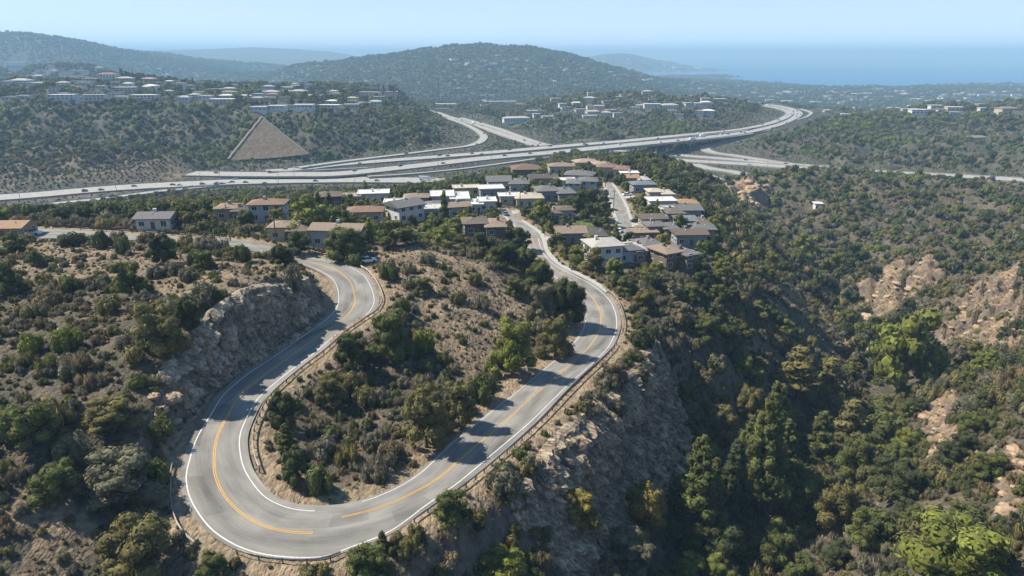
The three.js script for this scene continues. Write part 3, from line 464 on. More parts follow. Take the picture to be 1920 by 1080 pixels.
const leafMat = (c) => new THREE.MeshPhysicalMaterial({ color: new THREE.Color(...c), roughness: 1, transmission: 0.32, thickness: 0, specularIntensity: 0.25, vertexColors: true, side: THREE.DoubleSide });
const barkMat = new THREE.MeshStandardMaterial({ color: new THREE.Color(0.10, 0.075, 0.052), roughness: 0.95 });
function trunk(seed, h, r0, limbs, reach) {
  const r = rand(seed), parts = [], limb = (a, b, r1, r2) => { const c = new THREE.CatmullRomCurve3([a, a.clone().lerp(b, 0.5).add(new THREE.Vector3((r() - 0.5) * 0.12 * reach, 0.06 * reach, (r() - 0.5) * 0.12 * reach)), b]), g = new THREE.TubeGeometry(c, 5, 1, 6), p = g.attributes.position; for (let i = 0; i < p.count; i++) { const t = Math.floor(i / 7) / 5, q = c.getPoint(t), w = lerp(r1, r2, t); p.setXYZ(i, q.x + (p.getX(i) - q.x) * w, q.y + (p.getY(i) - q.y) * w, q.z + (p.getZ(i) - q.z) * w); } g.computeVertexNormals(); parts.push(g); };
  limb(new THREE.Vector3(0, -0.3, 0), new THREE.Vector3((r() - 0.5) * 0.1, h, (r() - 0.5) * 0.1), r0, r0 * 0.5);
  for (let i = 0; i < limbs; i++) { const a = i / limbs * 6.283 + r(); limb(new THREE.Vector3(0, h * (0.45 + 0.4 * r()), 0), new THREE.Vector3(Math.cos(a) * reach * 0.6, h * (0.9 + 0.4 * r()), Math.sin(a) * reach * 0.6), r0 * 0.5, r0 * 0.14); }
  return mergeGeometries(parts);
}
// kinds; all of unit crown radius, standing on y = 0
const wild = (seed, n, h) => { const r = rand(seed), out = [[0, h * 0.5, 0, 0.46, 1]]; for (let i = 0; i < n; i++) { const u = r(), an = i * 2.399 + r(), k = (0.25 + 0.62 * Math.sqrt(r())) * (1 - 0.45 * u), s = 0.16 + 0.24 * r() * r() + 0.06 * (1 - u); out.push([Math.cos(an) * k * (0.8 + 0.4 * r()), h * (0.08 + 0.80 * u), Math.sin(an) * k * (0.8 + 0.4 * r()), s, 0.8 + 0.3 * r()]); } return out; };
const pillar = (seed, n, R0) => { const r = rand(seed), l = []; for (let i = 0; i < n; i++) { const t = i / (n - 1), w = 0.95 * Math.pow(1 - t, 0.75) + 0.10, a = i * 2.4 + r(), k = 0.3 + 0.6 * r(); l.push([Math.cos(a) * w * k, 0.6 + t * 4.4, Math.sin(a) * w * k, R0 + 0.24 * w * (0.6 + 0.7 * r()), 1.2]); } return l; };
const SPECIES = {
  mound: { g: [1, 2, 3].map((k) => crown(100 + k, lobes(k, 9, 0.66, 0.36, 0.6), 900, 0.135)), far: [1, 2].map((k) => crown(120 + k, lobes(k + 5, 4, 0.55, 0.46, 0.6), 150, 0.25)) },
  sage: { g: [1, 2].map((k) => crown(140 + k, lobes(k + 20, 8, 0.72, 0.30, 0.45), 800, 0.16, { upright: true, thin: 0.3, fill: 0.7 })), far: [crown(160, lobes(25, 3, 0.55, 0.45, 0.5), 110, 0.28, { upright: true, thin: 0.4 })] },
  oak: { g: [1, 2, 3].map((k) => crown(180 + k, wild(k + 40, 36, 2.0), 4200, 0.085).translate(0, 0.10, 0)), mid: [1, 2, 3].map((k) => crown(185 + k, wild(k + 50, 20, 1.95), 1300, 0.14).translate(0, 0.12, 0)), far: [1, 2].map((k) => crown(190 + k, lobes(k + 45, 6, 0.62, 0.45, 1.1), 210, 0.24).translate(0, 0.12, 0)) },
  column: { g: [1, 2].map((k) => crown(200 + k, pillar(k + 60, 64, 0.1), 4200, 0.115, { up: 0.25 })), mid: [1].map((k) => crown(206 + k, pillar(k + 66, 18, 0.3), 900, 0.22, { up: 0.25 })), far: [1].map(() => crown(210, pillar(70, 9, 0.42), 150, 0.34)) },
};
const trunks = { oak: trunk(5, 0.95, 0.09, 5, 0.8), column: trunk(6, 4.2, 0.11, 3, 0.5), mound: trunk(7, 0.5, 0.06, 5, 0.7), sage: trunk(8, 0.4, 0.04, 6, 0.7) };
const TINTS = { dark: [0.062, 0.074, 0.027], green: [0.102, 0.116, 0.032], bright: [0.165, 0.182, 0.035], olive: [0.148, 0.132, 0.047], sage: [0.156, 0.146, 0.088], dry: [0.172, 0.134, 0.072], gold: [0.225, 0.185, 0.044], grey: [0.150, 0.138, 0.098] };
const mats = Object.fromEntries(Object.entries(TINTS).map(([k, c]) => [k, leafMat(c)])), plantMat = leafMat([1, 1, 1]);
const TINT_WORD = { dark: 'dark green', green: 'mid-green', bright: 'bright green', olive: 'olive green', sage: 'grey-green', dry: 'dry brown', gold: 'yellow-green', grey: 'dusty grey' };
const protos = {};
function plant(kind, k, tint, x, y, z, w, h, turn, name, label, category, group) { // w: crown width, h: height, metres
  const S = SPECIES[kind], away = Math.hypot(x, z) > 175 && S.mid, set = { g: away ? S.mid : S.g }, key = kind + (k % set.g.length) + tint + (away ? 'm' : '') + (category === 'shrub' ? 's' : ''); let t = protos[key];
  if (!t) { t = new THREE.Group(); mesh(category === 'shrub' ? 'foliage' : 'crown', set.g[k % set.g.length], mats[tint], t); mesh(category === 'shrub' ? 'stem' : 'trunk', trunks[kind], barkMat, t); protos[key] = t; } else t = t.clone();
  const box = set.g[k % set.g.length]; if (!box.boundingBox) box.computeBoundingBox();
  t.position.set(x, y, z); t.rotation.y = turn; t.scale.set(w / 2, h / box.boundingBox.max.y, w / 2);
  t.traverse((o) => { if (o !== t) o.name = /foliage|crown/.test(o.name) ? (category === 'shrub' ? 'foliage' : 'crown') : (category === 'shrub' ? 'stem' : 'trunk'); });
  return add(t, name, label, category, group);
}
const taken = []; // [x, z, r] ground that something stands on
const free = (x, z, r) => !taken.some((q) => (q[0] - x) ** 2 + (q[1] - z) ** 2 < (q[2] + r) ** 2);
// trees and big bushes one can point at: [px, py of the foot, width px, height px, kind, tint, label]
const MARKED = [
  [962, 702, 72, 112, 'oak', 'bright', 'tall bright green tree standing on the bare slope left of the right-hand bend'],
  [1040, 668, 70, 84, 'oak', 'olive', 'rounded olive tree beside the road where its shadow reaches the yellow line'],
  [800, 838, 105, 125, 'oak', 'olive', 'large olive tree beside the straight that casts the widest shadow on the road'],
  [862, 800, 80, 95, 'oak', 'olive', 'bushy olive tree just up the straight from the widest road shadow'],
  [905, 752, 66, 62, 'mound', 'green', 'leafy green bush at the inner edge of the straight below the tall bright tree'],
  [1062, 612, 80, 95, 'oak', 'dark', 'dark tree crowding the inside of the right-hand bend'],
  [1018, 600, 62, 72, 'oak', 'sage', 'greyish tree behind the dark tree inside the right-hand bend'],
  [1010, 545, 60, 62, 'oak', 'green', 'green tree on the crest of the knoll above the right-hand bend'],
  [1300, 1022, 92, 205, 'column', 'green', 'tall pointed dark tree at the cliff foot, nearest tall one in the ravine'],
  [1425, 962, 86, 235, 'column', 'green', 'tallest pointed tree in the ravine, right of the cliff foot'],
  [1368, 975, 66, 150, 'column', 'dark', 'slender dark tree between the two tallest pointed trees of the ravine'],
  [1345, 835, 60, 75, 'oak', 'olive', 'olive tree in the shaded hollow above the tallest pointed trees'],
  [1490, 745, 68, 92, 'column', 'olive', 'olive pointed tree on the spur below the shaded rock wall'],
  [1545, 775, 64, 100, 'column', 'olive', 'leaning olive tree right of the pointed tree on the spur'],
  [1600, 900, 60, 80, 'oak', 'green', 'green tree in the ravine right of the tallest pointed tree'],
  [1690, 735, 120, 150, 'oak', 'bright', 'big bright green tree filling the ravine floor beside the sandy outcrops'],
  [1735, 700, 80, 80, 'oak', 'dark', 'dark tree behind the big bright tree of the ravine'],
  [1205, 1010, 86, 100, 'oak', 'gold', 'yellowish tree at the foot of the cliff left of the nearest tall pointed tree'],
  [1082, 985, 84, 76, 'oak', 'gold', 'yellow-green tree growing from the cliff below the straight'],
  [1175, 1068, 110, 84, 'oak', 'sage', 'grey-green tree at the bottom edge below the yellowish cliff tree'],
  [945, 1085, 110, 60, 'oak', 'bright', 'bright green tree at the bottom edge right of the hairpin'],
  [690, 1085, 96, 74, 'oak', 'green', 'green tree at the bottom edge just below the hairpin'],
  [718, 1030, 30, 44, 'column', 'green', 'small upright bush breaking the outer edge line below the hairpin'],
  [772, 1050, 46, 56, 'oak', 'olive', 'small olive tree right of the upright bush below the hairpin'],
  [848, 985, 80, 76, 'oak', 'green', 'green tree by the guard rail end below the straight'],
  [1790, 1100, 190, 130, 'oak', 'bright', 'broad bright green tree in the bottom right corner'],
  [305, 492, 52, 58, 'oak', 'dark', 'dark rounded tree on the rim of the dry hilltop at the upper left'],
  [247, 556, 70, 70, 'oak', 'green', 'bushy green tree with a black shadow on the middle of the dry hilltop'],
  [375, 502, 46, 38, 'mound', 'green', 'round green bush right of the dark tree on the dry hilltop'],
  [25, 478, 62, 44, 'oak', 'green', 'green tree at the left edge beside the upper road'],
  [12, 548, 70, 64, 'oak', 'green', 'green tree cut by the left edge below the upper road'],
  [140, 462, 56, 28, 'mound', 'dark', 'low dark hedge-like bush beside the upper road'],
  [190, 466, 38, 38, 'mound', 'dark', 'round dark bush at the right end of the hedge-like bush'],
  [230, 474, 36, 36, 'mound', 'green', 'small green bush before the dark tree on the upper road side'],
  [456, 490, 40, 36, 'mound', 'green', 'green bush on the hilltop where the upper road meets the bend'],
  [528, 500, 52, 44, 'oak', 'dark', 'dark tree on the lip of the rock cutting beside the upper bend'],
  [548, 545, 52, 54, 'mound', 'grey', 'grey-leaved bush hanging over the end of the rock cutting'],
  [300, 668, 110, 110, 'oak', 'olive', 'large mottled olive bush above the middle of the rock cutting'],
  [352, 622, 46, 66, 'oak', 'dark', 'dark upright bush on the lip of the rock cutting'],
  [325, 655, 56, 46, 'mound', 'gold', 'yellow-green bush at the foot of the large mottled bush'],
  [205, 800, 110, 56, 'oak', 'olive', 'flat-topped olive bush on the slope left of the rock cutting'],
  [60, 838, 116, 90, 'oak', 'green', 'big green bush at the left edge halfway down'],
  [60, 660, 50, 40, 'mound', 'bright', 'bright bush on the hillside near the left edge'],
  [125, 655, 66, 48, 'mound', 'bright', 'bright flat bush on the hillside below the dry hilltop'],
  [268, 1068, 150, 110, 'oak', 'olive', 'large olive tree in the lower left beside the dirt track'],
  [402, 1085, 66, 60, 'oak', 'green', 'green bush just outside the hairpin at the bottom edge'],
  [225, 935, 150, 100, 'oak', 'sage', 'wide grey-green bush left of the hairpin'],
  [115, 935, 100, 76, 'oak', 'green', 'green bush left of the wide grey-green bush'],
  [300, 905, 56, 56, 'mound', 'green', 'leafy green bush next to the hairpin guard rail'],
  [140, 865, 90, 60, 'mound', 'sage', 'pale grey-green bush above the wide bush left of the hairpin'],
  [560, 905, 64, 76, 'oak', 'dark', 'dark tree just inside the hairpin'],
  [600, 922, 66, 64, 'mound', 'green', 'green bush nearest the road inside the hairpin'],
  [538, 842, 40, 56, 'column', 'green', 'small upright green tree on the bare soil inside the hairpin'],
  [535, 800, 60, 74, 'oak', 'dark', 'dark tree by the guard rail above the hairpin'],
  [662, 690, 76, 72, 'oak', 'dark', 'dark tree below the upper bend guard rail'],
  [735, 672, 92, 100, 'oak', 'green', 'large tree on the slope below the upper bend'],
  [790, 662, 60, 52, 'mound', 'bright', 'bright bush touching the large tree below the upper bend'],
  [622, 760, 76, 66, 'oak', 'olive', 'olive tree in the middle of the slope between the road legs'],
  [755, 590, 40, 36, 'mound', 'green', 'lone green bush high on the knoll beside the upper bend'],
  [578, 446, 96, 82, 'oak', 'bright', 'big bright green tree above the long tan-roofed house on the left slope'],
  [640, 448, 66, 60, 'oak', 'green', 'green tree right of the big bright one above the long tan-roofed house'],
  [654, 486, 92, 64, 'oak', 'green', 'large green tree in front of the pale blue end wall at the upper bend'],
  [560, 478, 54, 46, 'oak', 'dark', 'dark tree in front of the brown-tan house beside the upper bend'],
  [742, 462, 84, 52, 'oak', 'green', 'wide green tree on the left slope below the white gabled house'],
  [690, 452, 56, 40, 'oak', 'bright', 'bright tree below the pinkish brown house on the left slope'],
  [836, 462, 62, 42, 'oak', 'bright', 'bright yellow-green tree left of the wide brown house'],
  [905, 478, 60, 46, 'oak', 'dark', 'dark tree on the slope below the wide brown house'],
  [946, 502, 62, 52, 'oak', 'dark', 'dark rounded tree beside the entry street at the crest of the knoll'],
  [985, 512, 54, 50, 'oak', 'green', 'green tree at the street edge just above the right-hand bend'],
  [975, 470, 56, 48, 'oak', 'dark', 'dark tree at the left edge of the entry street'],
  [1108, 505, 58, 44, 'oak', 'olive', 'olive tree in front of the white two-storey house'],
  [1010, 415, 46, 44, 'oak', 'bright', 'bright tree at the top of the entry street'],
  [1100, 410, 70, 60, 'oak', 'dark', 'tall dark tree between the entry street and the cul-de-sac'],
  [1128, 425, 50, 48, 'oak', 'dark', 'dark tree beside the cul-de-sac opposite the parked black car'],
  [1212, 418, 36, 36, 'oak', 'green', 'round green tree right of the parked black car'],
  [1240, 470, 40, 36, 'oak', 'gold', 'yellow-green tree left of the long gabled house on the canyon rim'],
  [1330, 985, 60, 128, 'column', 'olive', 'olive pointed tree squeezed behind the nearest tall pointed tree'],
  [1398, 905, 60, 122, 'column', 'green', 'pointed tree rising behind the slender dark tree in the ravine'],
  [1462, 920, 66, 132, 'column', 'green', 'pointed tree just right of the tallest pointed tree'],
  [1490, 985, 76, 110, 'oak', 'green', 'full green tree in front of the pointed trees at the right of the group'],
  [1352, 1062, 90, 84, 'oak', 'dark', 'dark tree at the bottom edge below the slender dark tree'],
  [1450, 1066, 88, 84, 'oak', 'green', 'green tree at the bottom edge below the tallest pointed tree'],
  [1532, 872, 66, 100, 'column', 'green', 'pointed green tree on the canyon floor behind the full green tree'],
  [1566, 985, 78, 84, 'oak', 'olive', 'olive tree right of the full green tree on the lower canyon slope'],
  [1588, 835, 60, 84, 'column', 'olive', 'olive pointed tree left of the pale gully'],
  [1655, 845, 74, 72, 'oak', 'green', 'round green tree left of the pale gully, below the big bright tree'],
  [1626, 1030, 88, 76, 'oak', 'green', 'round tree left of the broad bright corner tree'],
  [1690, 940, 84, 72, 'oak', 'dark', 'dark tree above the broad bright corner tree'],
  [1455, 812, 56, 90, 'column', 'olive', 'olive pointed tree above the tallest pointed tree'],
  [1402, 792, 54, 66, 'oak', 'olive', 'olive tree left of the pointed tree above the tallest one'],
  [1640, 640, 56, 52, 'oak', 'green', 'green tree in the ravine left of the big bright tree'],
  [1560, 520, 60, 50, 'oak', 'green', 'green tree in the upper ravine above the canyon bend'],
  [1510, 480, 60, 46, 'oak', 'bright', 'bright tree in the upper ravine beside the long spur'],
  [1600, 500, 56, 46, 'oak', 'dark', 'dark tree in the upper ravine left of the tan outcrop'],
  [730, 525, 48, 36, 'mound', 'green', 'round bush just outside the tip of the upper bend'],
];
for (const [i, [px, py, wp, hp, kind, tint, label]] of MARKED.entries()) {
  const big = px > 1180 && py > 700 ? 1.15 : 1, q = land(px, py), dep = toPx(q.x, q.y, q.z)[2] * big, h = hp * dep / 1280, w = kind === 'oak' ? Math.max(wp * dep / 1280, h * 0.84) : wp * dep / 1280, tree = kind === 'oak' || kind === 'column';
  plant(kind, i, tint, q.x, q.y - 0.15, q.z, w, Math.max(h * 1.02, kind === 'column' ? h : w * 0.55), i * 2.3, tree ? 'tree' : 'bush', label, tree ? 'tree' : 'shrub'); taken.push([q.x, q.z, w * 0.36]);
}
// ------------------------------------------------------------------ houses
const shingle = (k) => texture(256, 256, (x, y) => { const row = y % 16 < 2 ? -0.09 : 0, v = 0.86 + 0.16 * tiled(x + k * 40, y, 256, 0.06, 4) + row + 0.05 * n2(Math.floor(x / 10) * 3.1 + Math.floor(y / 16) * 7.7, k); return [v, v, v]; });
const shingleMap = shingle(1); shingleMap.repeat.set(0.22, 0.22);
const plasterMap = texture(128, 128, (x, y) => { const v = 0.92 + 0.12 * tiled(x, y, 128, 0.05, 4); return [v, v, v]; }); plasterMap.repeat.set(0.25, 0.25);
const memo = (fn) => { const m = {}; return (k) => (m[k] ??= fn(k)); };
const ROOFS = { white: [0.72, 0.71, 0.68], pale: [0.46, 0.44, 0.40], grey: [0.155, 0.15, 0.15], brown: [0.15, 0.115, 0.09], tan: [0.28, 0.21, 0.155], terra: [0.25, 0.15, 0.105], red: [0.19, 0.115, 0.085], orange: [0.36, 0.22, 0.125], dark: [0.09, 0.082, 0.078], bluegrey: [0.17, 0.19, 0.22], pink: [0.40, 0.30, 0.24], cream: [0.52, 0.46, 0.36] };
const WALLS = { white: [0.62, 0.62, 0.61], blue: [0.42, 0.45, 0.49], cream: [0.50, 0.44, 0.34], brown: [0.16, 0.12, 0.09], grey: [0.27, 0.28, 0.29], tan: [0.32, 0.26, 0.20], pink: [0.48, 0.38, 0.33] };
const roofMat = memo((k) => new THREE.MeshStandardMaterial({ color: new THREE.Color(...ROOFS[k]), map: shingleMap, roughness: 0.9 })), wallMat = memo((k) => new THREE.MeshStandardMaterial({ color: new THREE.Color(...WALLS[k]), map: plasterMap, roughness: 0.9 }));
const glassMat = new THREE.MeshPhysicalMaterial({ color: new THREE.Color(0.02, 0.025, 0.03), roughness: 0.12, ior: 1.5 }), trimMat = new THREE.MeshStandardMaterial({ color: new THREE.Color(0.6, 0.59, 0.56), roughness: 0.7 }), doorMat = new THREE.MeshStandardMaterial({ color: new THREE.Color(0.11, 0.07, 0.05), roughness: 0.6 }), garageMat = new THREE.MeshStandardMaterial({ color: new THREE.Color(0.5, 0.48, 0.44), roughness: 0.7 });
function solid(pts, faces) { const pos = [], uv = []; for (const f of faces) for (let k = 1; k < f.length - 1; k++) for (const i of [f[0], f[k], f[k + 1]]) { const p = pts[i]; pos.push(...p); } const g = new THREE.BufferGeometry(); g.setAttribute('position', new THREE.Float32BufferAttribute(pos, 3)); g.computeVertexNormals(); const n = g.attributes.normal; for (let i = 0; i < n.count; i++) { const x = pos[i * 3], y = pos[i * 3 + 1], z = pos[i * 3 + 2]; if (Math.abs(n.getX(i)) > Math.abs(n.getZ(i))) uv.push(z, Math.hypot(x, y)); else uv.push(x, Math.hypot(z, y)); } g.setAttribute('uv', new THREE.Float32BufferAttribute(uv, 2)); return g; }
function roofGeo(kind, w, d, rise) { // eaves at y = 0
  const a = w / 2 + 0.8, b = d / 2 + 0.8, t = 0.28;
  if (kind === 'flat') return solid([[-a, -0.1, -b], [a, -0.1, -b], [a, -0.1, b], [-a, -0.1, b], [-a, 0.42, -b], [a, 0.42, -b], [a, 0.42, b], [-a, 0.42, b], [0.35 - a, 0.42, 0.35 - b], [a - 0.35, 0.42, 0.35 - b], [a - 0.35, 0.42, b - 0.35], [0.35 - a, 0.42, b - 0.35], [0.35 - a, 0.22, 0.35 - b], [a - 0.35, 0.22, 0.35 - b], [a - 0.35, 0.22, b - 0.35], [0.35 - a, 0.22, b - 0.35]],
    [[0, 1, 2, 3], [3, 2, 6, 7], [2, 1, 5, 6], [1, 0, 4, 5], [0, 3, 7, 4], [7, 6, 10, 11], [6, 5, 9, 10], [5, 4, 8, 9], [4, 7, 11, 8], [11, 10, 14, 15], [10, 9, 13, 14], [9, 8, 12, 13], [8, 11, 15, 12], [15, 14, 13, 12]]);
  const r = kind === 'hip' ? Math.max(0.3, a - b) : a - 0.02, base = [[-a, -t, -b], [a, -t, -b], [a, -t, b], [-a, -t, b], [-a, 0, -b], [a, 0, -b], [a, 0, b], [-a, 0, b], [-r, rise, 0], [r, rise, 0]];
  return solid(base, [[0, 1, 2, 3], [3, 2, 6, 7], [2, 1, 5, 6], [1, 0, 4, 5], [0, 3, 7, 4], [7, 6, 9, 8], [5, 4, 8, 9], [6, 5, 9], [4, 7, 8]]);
}
const paneGeo = new THREE.BoxGeometry(1, 1, 0.08), frameGeo = (() => { const s = (w, h, x, y) => new THREE.BoxGeometry(w, h, 0.14).translate(x, y, 0); return mergeGeometries([s(1.16, 0.09, 0, 0.545), s(1.16, 0.09, 0, -0.545), s(0.09, 1, 0.535, 0), s(0.09, 1, -0.535, 0), s(0.05, 1, 0, 0)]); })();
function opening(parent, name, x, y, z, turn, w, h) {
  if (name !== 'window') { const o = mesh(name, paneGeo, name === 'door' ? doorMat : garageMat, parent); o.position.set(x, y, z); o.rotation.y = turn; o.scale.set(w, h, 1); return; }
  const o = mesh('window', frameGeo, trimMat, parent); o.position.set(x, y, z); o.rotation.y = turn; o.scale.set(w, h, 1); mesh('pane', paneGeo, glassMat, o);
}
function block(root, w, d, h, kind, roof, wall, seed, ox = 0, oz = 0, detail = 2) {
  const r = rand(seed), rise = kind === 'flat' ? 0.5 : Math.min(w, d) * (kind === 'hip' ? 0.17 : 0.18);
  const wg = new THREE.BoxGeometry(w, h + 6, d); const u = wg.attributes.uv; for (let i = 0; i < u.count; i++) u.setXY(i, u.getX(i) * w, u.getY(i) * (h + 6));
  const body = mesh('wall', wg, wallMat(wall), root); body.position.set(ox, (h - 6) / 2, oz);
  if (kind === 'gable') { const a = w / 2, b = d / 2; const gg = solid([[-a, 0, -b], [-a, 0, b], [-a, rise - 0.25, 0], [a, 0, -b], [a, 0, b], [a, rise - 0.25, 0]], [[0, 1, 2], [4, 3, 5], [0, 2, 5, 3], [1, 4, 5, 2]]); const o = mesh('gable_wall', gg, wallMat(wall), root); o.position.set(ox, h, oz); }
  const rf = mesh('roof', roofGeo(kind, w, d, rise), roofMat(roof), root); rf.position.set(ox, h + (kind === 'flat' ? 0.11 : 0.3), oz);
  if (detail > 1) {
    if (r() < 0.65) { const c = mesh('chimney', new THREE.BoxGeometry(0.8, 1.5, 0.8), wallMat(wall), rf); c.position.set((r() - 0.5) * w * 0.5, rise * 0.6 + 0.5, (r() - 0.5) * d * 0.2); }
    for (let k = 0; k < (kind === 'flat' ? 3 : 1); k++) { const c = mesh('vent', new THREE.CylinderGeometry(0.16, 0.2, 0.8, 8), trimMat, rf); c.position.set((r() - 0.5) * w * 0.6, kind === 'flat' ? 0.6 : rise * 0.55 + 0.2, kind === 'flat' ? (r() - 0.5) * d * 0.5 : d * 0.2); }
  }
  const storeys = h > 4.6 ? 2 : 1, n = Math.max(2, Math.round(w / (detail > 1 ? 3.4 : 5))), m = Math.max(1, Math.round(d / 4.5));
  for (let s = 0; s < storeys; s++) {
    const y = s * 2.9 + 1.55;
    for (let i = 0; i < n; i++) { const x = ox + (i + 0.5) / n * w - w / 2; if (s === 0 && i === (n >> 1) && detail > 1) opening(root, 'door', x, 1.02, oz + d / 2 + 0.02, 0, 1.1, 2.1); else opening(root, 'window', x, y, oz + d / 2 + 0.02, 0, detail > 1 ? 1.5 : Math.min(3.2, w / n * 0.75), 1.25 + (r() < 0.3 ? 0.3 : 0)); }
    if (detail > 1) for (let i = 0; i < m; i++) for (const q of [-1, 1]) opening(root, 'window', ox + q * (w / 2 + 0.02), y, oz + (i + 0.5) / m * d - d / 2, Math.PI / 2, 1.3, 1.2);
  }
}
